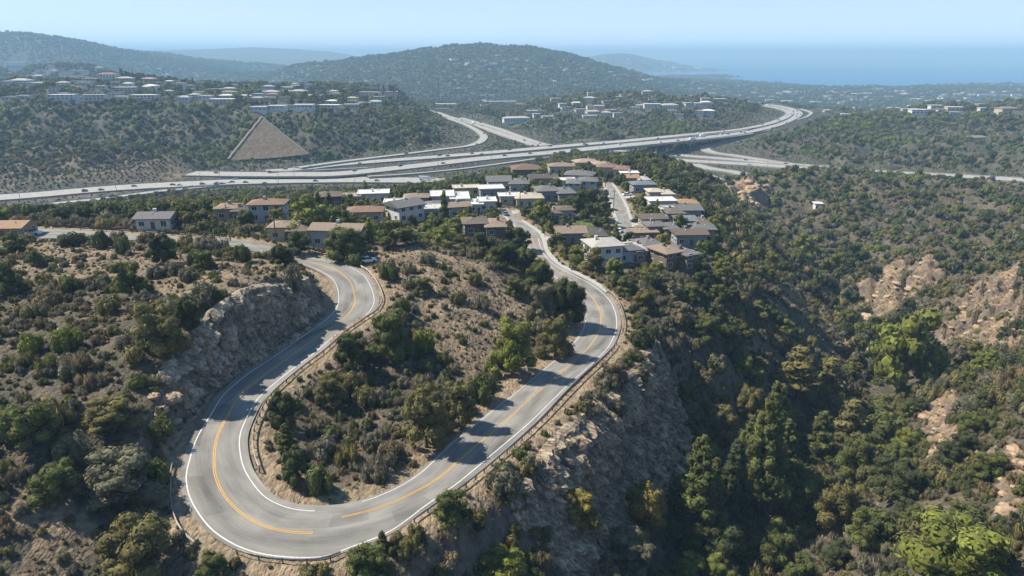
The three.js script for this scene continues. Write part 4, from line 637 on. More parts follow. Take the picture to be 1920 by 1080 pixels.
// [px, py of the base's middle, width px, depth over width, height m, turn, roof, roof colour, wall colour, label, wing: [side -1/1, roof]]
const HOUSES = [
  [1131, 497, 58, 0.8, 6.2, 0.25, 'hip', 'pale', 'white', 'white two-storey house with a pale hip roof nearest the right-hand bend'],
  [1203, 483, 62, 0.6, 4.8, 0.35, 'hip', 'grey', 'tan', 'grey hip-roofed house between the white two-storey house and the brown-walled one', [-1, 'pale']],
  [1257, 502, 60, 0.7, 5.4, 0.5, 'hip', 'tan', 'brown', 'brown-walled house with a tan hip roof at the very edge above the canyon', [1, 'grey']],
  [1293, 462, 56, 0.5, 4.4, 0.05, 'gable', 'brown', 'grey', 'long gabled house with a brown roof at the canyon rim, above the brown-walled house'],
  [1238, 442, 52, 0.55, 4.2, 0.1, 'hip', 'grey', 'grey', 'low grey house at the end of the cul-de-sac', [1, 'grey']],
  [1296, 434, 54, 0.6, 4.6, 0.0, 'gable', 'bluegrey', 'blue', 'blue-grey roofed house on the canyon rim beside the low grey house', [1, 'brown']],
  [1207, 449, 26, 0.6, 2.8, 0.1, 'flat', 'tan', 'tan', 'small flat-roofed garage in front of the low grey house'],
  [1278, 415, 66, 0.5, 4.4, 0.05, 'gable', 'grey', 'grey', 'long grey gabled house in the right-hand row, fifth from its top', [-1, 'brown']],
  [1240, 392, 46, 0.6, 4.2, 0.05, 'flat', 'white', 'white', 'white flat-roofed house with white posts in the right-hand row'],
  [1286, 398, 40, 0.6, 4.0, -0.05, 'hip', 'orange', 'white', 'orange-roofed house behind the white flat one with posts'],
  [1236, 374, 42, 0.6, 4.2, 0.05, 'hip', 'cream', 'pink', 'house with two cream hip roofs in the right-hand row', [1, 'cream']],
  [1206, 362, 42, 0.55, 4.4, 0.1, 'hip', 'bluegrey', 'grey', 'blue-grey hip-roofed house above the twin cream roofs'],
  [1192, 347, 42, 0.55, 4.4, 0.05, 'gable', 'orange', 'pink', 'house with a bright orange-tan roof near the top of the right-hand row', [1, 'pale']],
  [1150, 329, 58, 0.45, 5.0, -0.15, 'hip', 'terra', 'pink', 'long terracotta-roofed house near the far end of the hilltop', [1, 'terra']],
  [1098, 317, 42, 0.55, 4.6, 0.2, 'hip', 'pink', 'pink', 'pinkish house at the farthest end of the hilltop'],
  [1052, 326, 46, 0.5, 4.6, 0.1, 'hip', 'tan', 'cream', 'tan-roofed house left of the pinkish house at the far end'],
  [986, 332, 52, 0.7, 4.6, 0.1, 'hip', 'red', 'brown', 'house with a rounded red-brown roof on the far left rim'],
  [950, 360, 72, 0.5, 5.2, 0.1, 'gable', 'grey', 'blue', 'long grey-roofed house below the red-brown roof', [1, 'grey']],
  [1018, 350, 50, 0.5, 4.4, 0.1, 'gable', 'dark', 'grey', 'dark-roofed house right of the long grey roof'],
  [1088, 343, 52, 0.6, 4.8, -0.2, 'hip', 'grey', 'white', 'grey hip-roofed house with white walls in the middle of the far hilltop'],
  [1092, 361, 54, 0.6, 5.4, -0.1, 'hip', 'grey', 'blue', 'bluish house with a grey roof below the grey and white one', [-1, 'grey']],
  [1038, 374, 66, 0.55, 4.8, 0.15, 'hip', 'grey', 'grey', 'wide dark grey hip-roofed house in the middle of the hilltop', [1, 'grey']],
  [991, 387, 48, 0.65, 4.2, 0.1, 'hip', 'cream', 'cream', 'cream hip-roofed house at the top of the street'],
  [920, 369, 42, 0.7, 4.4, 0.15, 'flat', 'white', 'grey', 'white flat-roofed box in the back left row, rightmost of three'],
  [874, 366, 46, 0.55, 3.6, 0.15, 'flat', 'cream', 'cream', 'low cream flat roof between two white flat roofs in the back left row'],
  [842, 386, 66, 0.6, 4.6, 0.12, 'flat', 'white', 'blue', 'large white flat-roofed house with bluish walls in the back left row', [1, 'white']],
  [903, 396, 48, 0.6, 4.4, 0.1, 'flat', 'white', 'white', 'white stepped flat-roofed house left of the street top', [-1, 'white']],
  [757, 414, 54, 0.75, 5.4, 0.7, 'gable', 'grey', 'white', 'white gabled house with a grey roof on the left slope'],
  [800, 410, 46, 0.6, 4.2, 0.15, 'flat', 'white', 'blue', 'white flat roof adjoining the white gabled house'],
  [858, 407, 38, 0.6, 4.6, 0.3, 'gable', 'tan', 'blue', 'small house with a tan gable below the large white flat roof'],
  [905, 443, 72, 0.55, 4.4, 0.15, 'hip', 'brown', 'brown', 'wide brown hip-roofed house beside the street above the bare knoll', [1, 'tan']],
  [780, 388, 42, 0.5, 3.8, 0.1, 'hip', 'tan', 'tan', 'low tan hip-roofed house behind the white gabled house'],
  [700, 384, 52, 0.55, 4.4, 0.15, 'flat', 'white', 'white', 'bright white flat-roofed house on the left rim'],
  [655, 384, 30, 0.7, 3.6, 0.1, 'flat', 'pink', 'pink', 'small pinkish flat roof left of the bright white house'],
  [615, 388, 44, 0.7, 5.0, 0.2, 'hip', 'brown', 'brown', 'dark brown house among trees on the left rim'],
  [684, 419, 62, 0.5, 4.2, 0.1, 'hip', 'terra', 'pink', 'pinkish brown hip-roofed house on the left slope above the long tan roof'],
  [635, 464, 92, 0.32, 5.2, -0.1, 'gable', 'tan', 'blue', 'long tan-roofed house with a pale blue end wall above the upper bend'],
  [545, 452, 70, 0.5, 4.2, 0.05, 'hip', 'tan', 'cream', 'brown-tan hip-roofed house beside the upper bend, left of the long tan roof', [1, 'brown']],
  [502, 415, 62, 0.5, 5.6, 0.1, 'hip', 'terra', 'blue', 'tall terracotta-roofed house on the left rim'],
  [440, 412, 60, 0.5, 4.4, 0.1, 'hip', 'tan', 'tan', 'tan hip-roofed house beside the tall terracotta one', [1, 'dark']],
  [292, 432, 60, 0.5, 3.4, 0.05, 'gable', 'grey', 'white', 'white-walled garage with a grey roof beside the upper road'],
  [12, 446, 70, 0.4, 3.2, 0.05, 'gable', 'orange', 'tan', 'orange-roofed house cut by the left edge at the upper road'],
  [1047, 413, 52, 0.5, 4.2, 0.15, 'hip', 'brown', 'blue', 'brown-roofed house with a bluish wall right of the street', [-1, 'brown']],
  [818, 402, 34, 0.6, 4.0, 0.2, 'hip', 'grey', 'tan', 'small grey hip-roofed house left of the small tan gable'],
  [1258, 409, 36, 0.6, 4.0, 0.05, 'flat', 'pale', 'grey', 'pale flat-roofed house between the white posts house and the long grey gable'],
  [1318, 450, 34, 0.7, 4.2, -0.1, 'hip', 'grey', 'tan', 'grey hip-roofed house at the right end of the canyon-rim row'],
  [1222, 427, 36, 0.6, 4.0, 0.1, 'gable', 'brown', 'tan', 'brown gabled house right of the parked black car'],
  [1180, 337, 30, 0.6, 4.0, 0.0, 'flat', 'white', 'white', 'small white flat roof behind the bright orange-tan roof'],
  [1128, 320, 30, 0.6, 4.2, 0.1, 'hip', 'pink', 'cream', 'small pink-roofed house between the pinkish house and the long terracotta roof'],
  [1060, 352, 34, 0.6, 4.0, 0.1, 'flat', 'white', 'white', 'white flat roof beside the dark-roofed house'],
  [955, 384, 34, 0.6, 4.0, 0.1, 'flat', 'white', 'cream', 'white flat roof behind the top of the entry street'],
  [742, 397, 34, 0.6, 4.0, 0.1, 'flat', 'white', 'white', 'white flat roof left of the low tan house'],
  [1172, 490, 40, 0.7, 4.4, 0.3, 'hip', 'grey', 'blue', 'grey roof squeezed behind the white two-storey house'],
  [1088, 457, 84, 0.42, 4.2, 0.1, 'gable', 'tan', 'grey', 'long low tan-roofed house in the middle of the hilltop above the white two-storey house', [1, 'dark']],
];
function house(px, py, wp, ratio, h, turn, kind, roof, wall, label, wing, i) {
  const q = land(px, py), dep = toPx(q.x, q.y, q.z)[2], w = Math.max(8, wp * dep / 1280), d = Math.max(7, w * Math.min(0.95, ratio * 1.3)); h = h > 5.3 ? h * 0.95 : h * 0.82;
  const y = Math.max(ground(q.x, q.z), ground(q.x + w * 0.3, q.z + d * 0.3), ground(q.x - w * 0.3, q.z + d * 0.3)) + 0.1, t = thing('house', label, 'house', q.x, y, q.z - d * 0.3, turn);
  if (wing) { const w1 = w * 0.58, w2 = w * 0.46, s = wing[0]; block(t, w1, d, h, kind, roof, wall, i * 7 + 1, -s * (w - w1) / 2, 0); block(t, w2, d * 1.25, h - 0.5, kind === 'gable' ? 'hip' : kind, wing[1], wall, i * 7 + 2, s * (w - w2) / 2, d * 0.22); }
  else block(t, w, d, h, kind, roof, wall, i * 7 + 1);
  taken.push([q.x, q.z - d * 0.3, Math.max(w, d) * 0.5], [q.x, q.z + d * 0.45, w * 0.3]);
}
HOUSES.forEach(([px, py, wp, ratio, h, turn, kind, roof, wall, label, wing], i) => house(px, py, wp, ratio, h, turn, kind, roof, wall, label, wing, i));

// houses across the valley: sighted middles, widths; rows named for their labels
const ROWS_FAR = [
  ['front row along the rim of the left hill', 'T', [[25, 188, 32, 'tan'], [47, 186, 20, 'white'], [120, 187, 46, 'white'], [150, 188, 15, 'cream'], [178, 187, 40, 'pale'], [230, 187, 24, 'white'], [272, 187, 48, 'white'], [313, 189, 24, 'tan'], [353, 187, 36, 'white'], [387, 186, 24, 'white'], [420, 195, 48, 'white'], [487, 207, 30, 'white'], [521, 205, 32, 'white'], [545, 204, 18, 'pink'], [571, 203, 36, 'white'], [619, 206, 40, 'white'], [660, 202, 26, 'white'], [684, 198, 22, 'white'], [703, 196, 26, 'cream']]],
  ['second row on the left hill', 'T', [[20, 158, 30, 'white'], [43, 159, 36, 'pale'], [77, 164, 38, 'white'], [75, 147, 24, 'pale'], [150, 158, 16, 'white'], [172, 155, 34, 'white'], [192, 167, 18, 'white'], [236, 172, 40, 'white'], [297, 159, 14, 'cream'], [318, 176, 14, 'cream'], [462, 177, 18, 'white'], [505, 167, 20, 'pale'], [484, 190, 22, 'pale'], [506, 189, 20, 'white'], [534, 188, 20, 'terra'], [578, 185, 20, 'pink'], [607, 184, 18, 'white'], [632, 181, 24, 'grey'], [693, 180, 42, 'pale'], [728, 177, 14, 'white']]],
  ['upper rows on the left hill', 'T', [[30, 120, 40, 'grey'], [35, 129, 32, 'pale'], [95, 135, 15, 'white'], [130, 138, 22, 'pale'], [152, 137, 28, 'white'], [205, 147, 36, 'terra'], [236, 152, 28, 'pale'], [281, 153, 26, 'pink'], [338, 161, 20, 'white'], [378, 159, 16, 'white'], [357, 166, 18, 'brown'], [405, 172, 30, 'pale'], [431, 171, 22, 'cream'], [541, 168, 24, 'white'], [510, 178, 28, 'pale'], [561, 176, 28, 'pale'], [582, 163, 18, 'white']]],
  ['houses on the wooded hill beyond the freeway', 'C', [[942, 194, 52, 'white'], [905, 181, 12, 'white'], [922, 181, 12, 'white'], [998, 212, 20, 'white'], [968, 228, 50, 'pale'], [1030, 223, 28, 'pale'], [1105, 222, 26, 'cream'], [1111, 214, 26, 'pale'], [1136, 216, 18, 'cream'], [1145, 211, 18, 'cream'], [1205, 202, 26, 'white'], [1222, 202, 30, 'white'], [1254, 204, 32, 'pale'], [1160, 186, 12, 'white'], [1105, 188, 22, 'pale'], [1190, 206, 18, 'cream'], [1257, 212, 18, 'cream'], [1322, 189, 16, 'white'], [1349, 190, 20, 'white']]],
  ['long buildings where the freeway leaves the valley', 'C', [[835, 200, 42, 'white'], [830, 210, 26, 'terra']]],
  ['houses on the flats this side of the sea', 'R', [[1442, 190, 14, 'white'], [1476, 192, 22, 'white'], [1530, 194, 16, 'white'], [1547, 195, 12, 'white'], [1550, 211, 14, 'pale'], [1586, 218, 18, 'white'], [1675, 206, 22, 'white'], [1697, 209, 14, 'white'], [1720, 200, 10, 'terra'], [1753, 203, 22, 'white'], [1741, 211, 16, 'cream'], [1786, 216, 18, 'white'], [1840, 208, 12, 'white'], [1886, 209, 34, 'tan'], [1766, 182, 12, 'white'], [1850, 180, 30, 'white'], [1880, 181, 18, 'white'], [1905, 180, 16, 'white'], [1645, 168, 20, 'white']]],
  ['lone houses on the right-hand hill', 'R', [[1830, 264, 32, 'tan'], [1532, 392, 12, 'white']]],
];
const ORD = ['leftmost', 'second from left', 'third from left', 'fourth from left', 'fifth from left', 'sixth from left', 'seventh from left', 'eighth from left', 'ninth from left', 'tenth from left'];
const ROOF_WORD = { white: 'white-roofed', pale: 'pale grey-roofed', cream: 'cream-roofed', tan: 'tan-roofed', pink: 'pink-roofed', terra: 'terracotta-roofed', grey: 'grey-roofed', brown: 'brown-roofed' };
const ROW_WORD = ['along the left hill rim', 'in the left hill second row', 'in the left hill upper rows', 'on the wooded hill behind the freeway', 'where the freeway leaves the valley', 'on the flats before the sea', 'alone on the right-hand slopes'];
ROWS_FAR.forEach(([group, , list], rowNo) => {
  const counts = {}, sorted = [...list].sort((a, b) => a[0] - b[0]), total = {}; list.forEach((h) => (total[h[3]] = (total[h[3]] ?? 0) + 1));
  sorted.forEach(([px, py, wp, roof], i) => {
    const q = land(px, py), dep = toPx(q.x, q.y, q.z)[2], w = wp * dep / 1280, d = clamp(w * 0.55, 7, 16), k = counts[roof] = (counts[roof] ?? 0) + 1, r = rand(rowNo * 100 + i);
    const which = ROOF_WORD[roof] + ' house ';
    const t = thing('far_house', which + ROW_WORD[rowNo], 'house', q.x, q.y + 0.6, q.z, (r() - 0.5) * 0.5, ROOF_WORD[roof] + ' ' + group);
    block(t, w, d, w > 26 ? 5.6 : 3.8, r() < 0.5 || roof === 'white' ? 'flat' : 'hip', roof, ['white', 'white', 'cream'][Math.floor(r() * 3)], rowNo * 300 + i, 0, 0, 1); taken.push([q.x, q.z, w * 0.5]); taken.push([q.x, q.z + d * 1.3, w * 0.45]);
  });
});
// more houses half hidden by trees
{ const r = rand(60); let n = 0;
  for (const [x0, x1, y0, y1, count, group, text] of [[0, 330, 126, 182, 26, 'half-hidden houses on the left hill', 'half hidden at the left of the left hill'], [330, 740, 163, 196, 30, 'half-hidden houses on the left hill', 'half hidden at the right of the left hill'], [900, 1330, 176, 222, 26, 'half-hidden houses on the wooded hill', 'half hidden on the wooded hill'], [1420, 1920, 186, 216, 18, 'half-hidden houses on the flats', 'half hidden on the flats before the sea']])
    for (let k = 0, tries = 0; k < count && tries < 400; tries++) {
      const q = land(lerp(x0, x1, r()), lerp(y0, y1, r())), w = 11 + 11 * r(); if (!free(q.x, q.z, w * 0.5) || roadGap(q.x, q.z) < 20) continue; k++;
      const roof = ['white', 'white', 'cream', 'pale', 'tan', 'terra'][Math.floor(r() * 6)], t = thing('far_house', 'small ' + ROOF_WORD[roof] + ' house ' + text, 'house', q.x, q.y + 0.5, q.z, (r() - 0.5) * 0.8, group); block(t, w, w * 0.6, 3.8 + 1.6 * r(), r() < 0.6 ? 'flat' : 'hip', roof, r() < 0.7 ? 'white' : 'cream', 5000 + n++, 0, 0, 1); taken.push([q.x, q.z, w * 0.45], [q.x, q.z + w * 0.7, w * 0.4]);
    } }
// the many far specks of houses that read as one mass
{
  const g = mergeGeometries([new THREE.BoxGeometry(1, 0.5, 0.7).translate(0, 0.1, 0).toNonIndexed(), roofGeo('hip', 1, 0.7, 1.2).translate(0, 0, 0)].map((q, i) => { if (i) { q = roofGeo('flat', 20, 14, 1).scale(0.05, 0.3, 0.05).translate(0, 0.37, 0); } q.deleteAttribute('uv'); return q; }));
  const r = rand(77), spots = [], put = (n, x0, x1, y0, y1, s0, s1) => { for (let i = 0; i < n; i++) { const px = lerp(x0, x1, r()), py = lerp(y0, y1, r()), q = land(px, py); if (q.y < 3 || q.d > 9000) continue; const w = lerp(s0, s1, r() * r()) * q.d / 1280; spots.push([q, w]); } };
  put(300, 850, 1330, 112, 168, 4, 15); put(70, 680, 960, 100, 170, 3, 10); put(110, 440, 700, 122, 158, 4, 11); put(320, 1290, 1920, 160, 190, 4, 16); put(50, 1380, 1920, 168, 200, 5, 15); put(14, 720, 1100, 88, 110, 3, 9); put(40, 20, 420, 95, 125, 2, 8);
  const m = new THREE.InstancedMesh(g, new THREE.MeshStandardMaterial({ color: 0xffffff, roughness: 0.9 }), spots.length), o = new THREE.Object3D(), c = new THREE.Color();
  spots.forEach(([q, w], i) => { o.position.set(q.x, q.y + w * 0.06, q.z); o.rotation.y = (r() - 0.5) * 1.6; o.scale.set(w, w * 0.42, w); o.updateMatrix(); m.setMatrixAt(i, o.matrix); const k = ['white', 'white', 'pale', 'cream', 'tan', 'pink'][Math.floor(r() * 6)]; m.setColorAt(i, c.setRGB(...ROOFS[k])); });
  m.castShadow = m.receiveShadow = true; add(m, 'distant_houses', 'scatter of tiny pale houses over the far mountain foot and coastal flats', 'houses', null, 'stuff');
}
// ------------------------------------------------------------------ rock faces and boulders
const rockMap = texture(512, 512, (x, y) => { const a = tiled(x, y, 512, 0.012, 5), c = Math.abs(tiled(x + 200, y * 0.5, 512, 0.02, 3)) < 0.03 ? 0.6 : 1, v = (0.84 + 0.42 * a) * c; return [v, v * (0.985 + 0.04 * a), v * (0.96 + 0.05 * a)]; });
const stone = new THREE.MeshStandardMaterial({ roughness: 0.95, vertexColors: true, map: rockMap, bumpMap: soilBump, bumpScale: 0.25 });
function rockFace(name, line, reach, back, bulge, tones, grain) { // line: world points along the lip; reach: metres outward, on the right hand of the walk
  const L = catmull(line, 0.45), rows = 60, pos = [], col = [], uv = [], idx = [];
  L.forEach(([x, z], i) => {
    const a = L[Math.max(0, i - 3)], b = L[Math.min(L.length - 1, i + 3)], l = Math.hypot(b[0] - a[0], b[1] - a[1]), nx = -(b[1] - a[1]) / l, nz = (b[0] - a[0]) / l, prof = []; let acc = 0;
    for (let k = 0; k <= 90; k++) { const o = -back + (reach + back) * k / 90, p = [x + nx * o, 0, z + nz * o]; p[1] = ground(p[0], p[2]); if (k) acc += Math.hypot(p[1] - prof[k - 1][1], (reach + back) / 90); p.push(acc); prof.push(p); }
    const end = Math.min(1, Math.min(i, L.length - 1 - i) / 8);
    for (let j = 0; j <= rows; j++) {
      const s = acc * j / rows; let k = 1; while (k < 90 && prof[k][3] < s) k++;
      const f = clamp((s - prof[k - 1][3]) / (prof[k][3] - prof[k - 1][3] + 1e-6)), p = [0, 1, 2].map((c) => lerp(prof[k - 1][c], prof[k][c], f)), g = grain, w = 0.5 * n3(p[0] / 5, p[1] / 5, p[2] / 5);
      const [id, joint] = blocks(p[0] / g + w, p[1] / (g * 1.5) + w, p[2] / g), [id2, joint2] = blocks(p[0] / g * 2.7, p[1] / g * 2.1, p[2] / g * 2.7 + w), rib = ridged(i / 9, p[1] / 14, 3) - 0.9 * smooth(0.16, 0, Math.abs(n2(i / 13, p[1] / 16 + 9)));
      const edge = Math.min(1, j / 3, (rows - j) / 3) * end, d = -0.35 * (1 - edge) + edge * (0.12 + bulge * (0.45 * id + 0.4 * clamp(rib + 0.2) + 0.22 * id2) * (0.35 + 0.65 * smooth(0, 0.18, joint)) * (0.8 + 0.2 * smooth(0, 0.12, joint2)));
      const sl = clamp((prof[Math.max(0, k - 4)][1] - prof[Math.min(90, k + 4)][1]) / ((reach + back) / 90 * 8) / 1.5), up = 1 - sl * 0.8;
      pos.push(p[0] + nx * d * (0.3 + 0.7 * sl), p[1] + d * up * 0.6, p[2] + nz * d * (0.3 + 0.7 * sl)); uv.push(i * 0.6 / 6, s / 6);
      const t = clamp(0.5 + 0.5 * fbm(i / 14, s / 7, 3) + (id - 0.5) * 0.7), c = mix3(tones[0], tones[1], t), q = id2 > 0.8 ? 1.25 : 0.92 + 0.16 * id2; col.push(c[0] * q, c[1] * q, c[2] * q);
      if (i && j < rows) { const m = i * (rows + 1) + j, n = m - rows - 1; idx.push(n, m, n + 1, n + 1, m, m + 1); }
    }
  });
  let g = new THREE.BufferGeometry(); g.setAttribute('position', new THREE.Float32BufferAttribute(pos, 3)); g.setAttribute('color', new THREE.Float32BufferAttribute(col, 3)); g.setAttribute('uv', new THREE.Float32BufferAttribute(uv, 2)); g.setIndex(idx); g.computeVertexNormals();
  if (g.attributes.normal.getY(Math.floor(pos.length / 6)) < 0) { const k = g.index.array; for (let i = 0; i < k.length; i += 3) [k[i], k[i + 1]] = [k[i + 1], k[i]]; }
  g = g.toNonIndexed(); g.computeVertexNormals();
  add(mesh(name, g, stone, null), name, null, null, null, 'structure');
}
const lip = (list) => list.map(([px, py, h]) => sight(px, py, h));
rockFace('rock_cutting', mainRoad.slice(along(668, 550), along(405, 812)).filter((p, i) => i % 4 === 0).map((p) => { const dx = (p.r[0] - p.l[0]) / (2 * p.hw), dz = (p.r[1] - p.l[1]) / (2 * p.hw); return [p.r[0] + dx * 5.2, p.r[1] + dz * 5.2]; }).reverse(), 4.4, 1.5, 2.3, [[0.19, 0.165, 0.13], [0.52, 0.43, 0.32]], 2.4);
rockFace('cliff_face', lip(LIP.slice(0, 8)).reverse(), 11, 1.2, 3.0, [[0.18, 0.15, 0.115], [0.50, 0.40, 0.29]], 3.0);
// sandstone outcrops on the right-hand hillside: rounded boulders half sunk in the slope
const boulderGeo = [1, 2, 3, 4].map((k) => { const g0 = mergeVertices(new THREE.IcosahedronGeometry(1, 5).deleteAttribute('uv').deleteAttribute('normal')), p = g0.attributes.position, c = []; for (let i = 0; i < p.count; i++) { const x = p.getX(i), y = p.getY(i), z = p.getZ(i), [id, j] = blocks(x * 1.5 + k * 9, y * 1.5, z * 1.5), f = 0.78 + 0.22 * smooth(0, 0.25, j) + 0.16 * id + 0.10 * n3(x * 3 + k, y * 3, z * 3); p.setXYZ(i, x * f, y * f * 0.72, z * f); const t = clamp(0.5 + 0.5 * n3(x * 2, y * 4, z * 2 + k)); c.push(...mix3([0.24, 0.165, 0.105], [0.40, 0.29, 0.19], t)); } g0.setAttribute('color', new THREE.Float32BufferAttribute(c, 3)); g0.computeVertexNormals(); return g0; });
const sandstone = new THREE.MeshStandardMaterial({ roughness: 0.95, vertexColors: true });
const OUTCROPS = [[sandy[0], 'on the tan outcrop where the ravine narrows', 1600, 1770, 488, 600, 16], [sandy[1], 'on the broad tan outcrop at the right edge', 1720, 1920, 505, 660, 22], [sandy[2], 'in the pale gully below the bright ravine tree', 1730, 1810, 730, 870, 10], [sandy[3], 'on the pale bank at the lower right edge', 1860, 1920, 840, 990, 12], [sandy[4], 'on the orange bluff beneath the ridge trees', 1360, 1440, 335, 392, 14]];
const rb = rand(31);
OUTCROPS.forEach(([inside, where, x0, x1, y0, y1, n]) => {
  for (let i = 0, tries = 0; i < n && tries < 2000; tries++) {
    const q = land(lerp(x0, x1, rb()), lerp(y0, y1, rb())); if (!inside(q.x, q.z)) continue;
    const s = q.d / 260, r = (0.7 + 3.6 * rb() * rb() * rb()) * clamp(s, 0.6, 2), b = mesh('boulder', boulderGeo[i % 4], sandstone, null); b.position.set(q.x, q.y - r * 0.12, q.z); b.rotation.set((rb() - 0.5) * 0.5, rb() * 6.28, (rb() - 0.5) * 0.5); b.scale.set(r * (0.8 + 0.9 * rb()), r * (0.55 + 0.4 * rb()), r * (0.7 + 0.5 * rb())); i++;
    add(b, 'boulder', (r > 2.2 ? 'large' : 'small') + ' rounded sandstone boulder ' + where, 'rock', 'sandstone boulders ' + where); taken.push([q.x, q.z, r * 0.8]);
  }
});
// loose stones at the foot of the cutting
for (const [i, [px, py, r]] of [[300, 770, 1.1], [318, 748, 1.4], [288, 742, 0.9], [332, 790, 0.7], [305, 800, 0.8], [350, 760, 0.8], [1250, 655, 0.8], [1190, 715, 0.9]].entries()) { const q = land(px, py), b = mesh('boulder', boulderGeo[i % 4], stone, null); b.position.set(q.x, q.y, q.z); b.rotation.y = i * 2; b.scale.set(r, r * 0.8, r * 1.2); add(b, 'boulder', i < 6 ? 'grey boulder fallen at the left end of the rock cutting' : 'grey boulder on the lip of the cliff', 'rock', i < 6 ? 'boulders at the rock cutting' : 'boulders on the cliff lip'); }
// ------------------------------------------------------------------ vehicles, lamps, poles, gantries
const tyreMat = new THREE.MeshStandardMaterial({ color: new THREE.Color(0.02, 0.02, 0.02), roughness: 0.9 });
const carPaint = memo((k) => new THREE.MeshPhysicalMaterial({ color: new THREE.Color(...{ white: [0.7, 0.7, 0.68], black: [0.015, 0.015, 0.017], grey: [0.16, 0.165, 0.17], silver: [0.42, 0.43, 0.44], red: [0.3, 0.03, 0.02], blue: [0.03, 0.06, 0.16] }[k]), roughness: 0.3, clearcoat: 0.6 }));
const profile = (pts, width, bevel) => { const s = new THREE.Shape(); pts.forEach(([x, y], i) => (i ? s.lineTo(x, y) : s.moveTo(x, y))); const g = new THREE.ExtrudeGeometry(s, { depth: width - 2 * bevel, bevelEnabled: true, bevelSize: bevel, bevelThickness: bevel, bevelSegments: 2 }); g.translate(0, 0, -width / 2 + bevel); return g; };
const carBody = profile([[-2.15, 0.35], [-2.2, 0.75], [-2.05, 0.92], [-1.2, 0.96], [1.05, 0.92], [2.05, 0.78], [2.2, 0.6], [2.15, 0.33]], 1.8, 0.08), carCabin = profile([[-1.75, 0.93], [-1.25, 1.4], [0.25, 1.42], [1.05, 0.92]], 1.6, 0.1), carRoof = profile([[-1.28, 1.37], [-1.15, 1.47], [0.2, 1.48], [0.33, 1.38]], 1.5, 0.05), wheelGeo = new THREE.CylinderGeometry(0.34, 0.34, 0.22, 14).rotateX(Math.PI / 2);
const carProto = {};
function makeCar(paint) {
  if (carProto[paint]) return carProto[paint].clone();
  const t = new THREE.Group(); mesh('body', carBody, carPaint(paint), t); mesh('window', carCabin, glassMat, t); mesh('roof', carRoof, carPaint(paint), t);
  for (const [x, z] of [[1.35, 0.82], [1.35, -0.82], [-1.35, 0.82], [-1.35, -0.82]]) mesh('wheel', wheelGeo, tyreMat, t).position.set(x, 0.34, z);
  return carProto[paint] = t;
}
function makeTruck() { const t = new THREE.Group(), b = mesh('cargo_box', new THREE.BoxGeometry(8, 2.7, 2.5), carPaint('white'), t); b.position.set(-1.4, 2.25, 0); mesh('cab', profile([[2.8, 0.6], [2.8, 2.9], [3.9, 2.9], [4.7, 1.7], [4.75, 0.6]], 2.4, 0.08), carPaint('white'), t); for (const x of [3.6, -3.2, -4.4]) for (const z of [1, -1]) { const w = mesh('wheel', wheelGeo, tyreMat, t); w.position.set(x, 0.5, z); w.scale.set(1.45, 1.45, 1.3); } return t; }
const FWY_WORD = { lower_carriageway: 'on the nearest freeway at the left', near_carriageway: 'on the near carriageway of the main freeway', far_carriageway: 'on the far carriageway of the main freeway', crossing_carriageway: 'on the freeway that crosses below the main one', crossing_far_carriageway: 'on the far side of the crossing freeway', slip_road: 'on the slip road at the far left', loop_ramp: 'on the curving ramp under the green hill' };
const rv = rand(2024); let truckDone = 0;
for (const f of FREEWAYS) {
  const word = FWY_WORD[f.name]; if (!word) continue;
  const n = { lower_carriageway: 20, near_carriageway: 34, far_carriageway: 28, crossing_carriageway: 20, crossing_far_carriageway: 8, slip_road: 5, loop_ramp: 5 }[f.name], lanes = Math.max(2, Math.round(f.w / 3.8)), usedSpots = [];
  for (let k = 0; k < n; k++) {
    const i = 1 + Math.floor(rv() * (f.s.length - 3)), ln = Math.floor(rv() * lanes), p = f.s[i], key = Math.round(i / 2) + '-' + ln; if (usedSpots.includes(key)) continue; usedSpots.push(key);
    const o = ((ln + 0.5) / lanes - 0.5) * 2 * p.hw, x = p.x - p.t[1] * o, z = p.z + p.t[0] * o, q = toPx(x, p.y, z); if (q[0] < -60 || q[0] > 1980) continue;
    const slope = Math.atan2(f.s[i + 1].y - p.y, Math.hypot(f.s[i + 1].x - p.x, f.s[i + 1].z - p.z)), paint = ['white', 'black', 'grey', 'silver', 'black', 'grey', 'red', 'blue'][Math.floor(rv() * 8)], truck = rv() < 0.07 && f.w > 14;
    const c = truck ? makeTruck() : makeCar(paint); c.position.set(x, p.y + 0.08, z); c.rotation.set(0, Math.atan2(-p.t[1], p.t[0]) + (f.name === 'far_carriageway' ? Math.PI : 0), f.name === 'far_carriageway' ? -slope : slope);
    add(c, truck ? 'truck' : 'car', truck ? 'white box truck ' + word : paint + ' car ' + word, truck ? 'truck' : 'car', truck ? 'white trucks ' + word : paint + ' cars ' + word);
  }
}
for (const [px, py, paint, turn, label] of [[1193, 417, 'black', 0.1, 'black car parked on the driveway beside the cul-de-sac'], [62, 441, 'white', 0.05, 'white car on the upper road at the far left'], [690, 492, 'white', 0.4, 'white car parked below the pale blue end wall above the upper bend'], [1160, 436, 'white', 1.4, 'white car at the kerb near the end of the cul-de-sac'], [947, 404, 'grey', 1.9, 'grey car at the top of the entry street'], [1176, 367, 'white', 0.2, 'white car on a driveway near the top of the cul-de-sac']]) {
  const q = land(px, py), c = makeCar(paint); const [, hit] = nearRoad(q.x, q.z); c.position.set(q.x, Math.max(q.y, hit && roadGap(q.x, q.z) < 1 ? hit.y + 0.03 : q.y) + 0.02, q.z); c.rotation.y = turn; add(c, 'car', label, 'car'); taken.push([q.x, q.z, 3]);
}
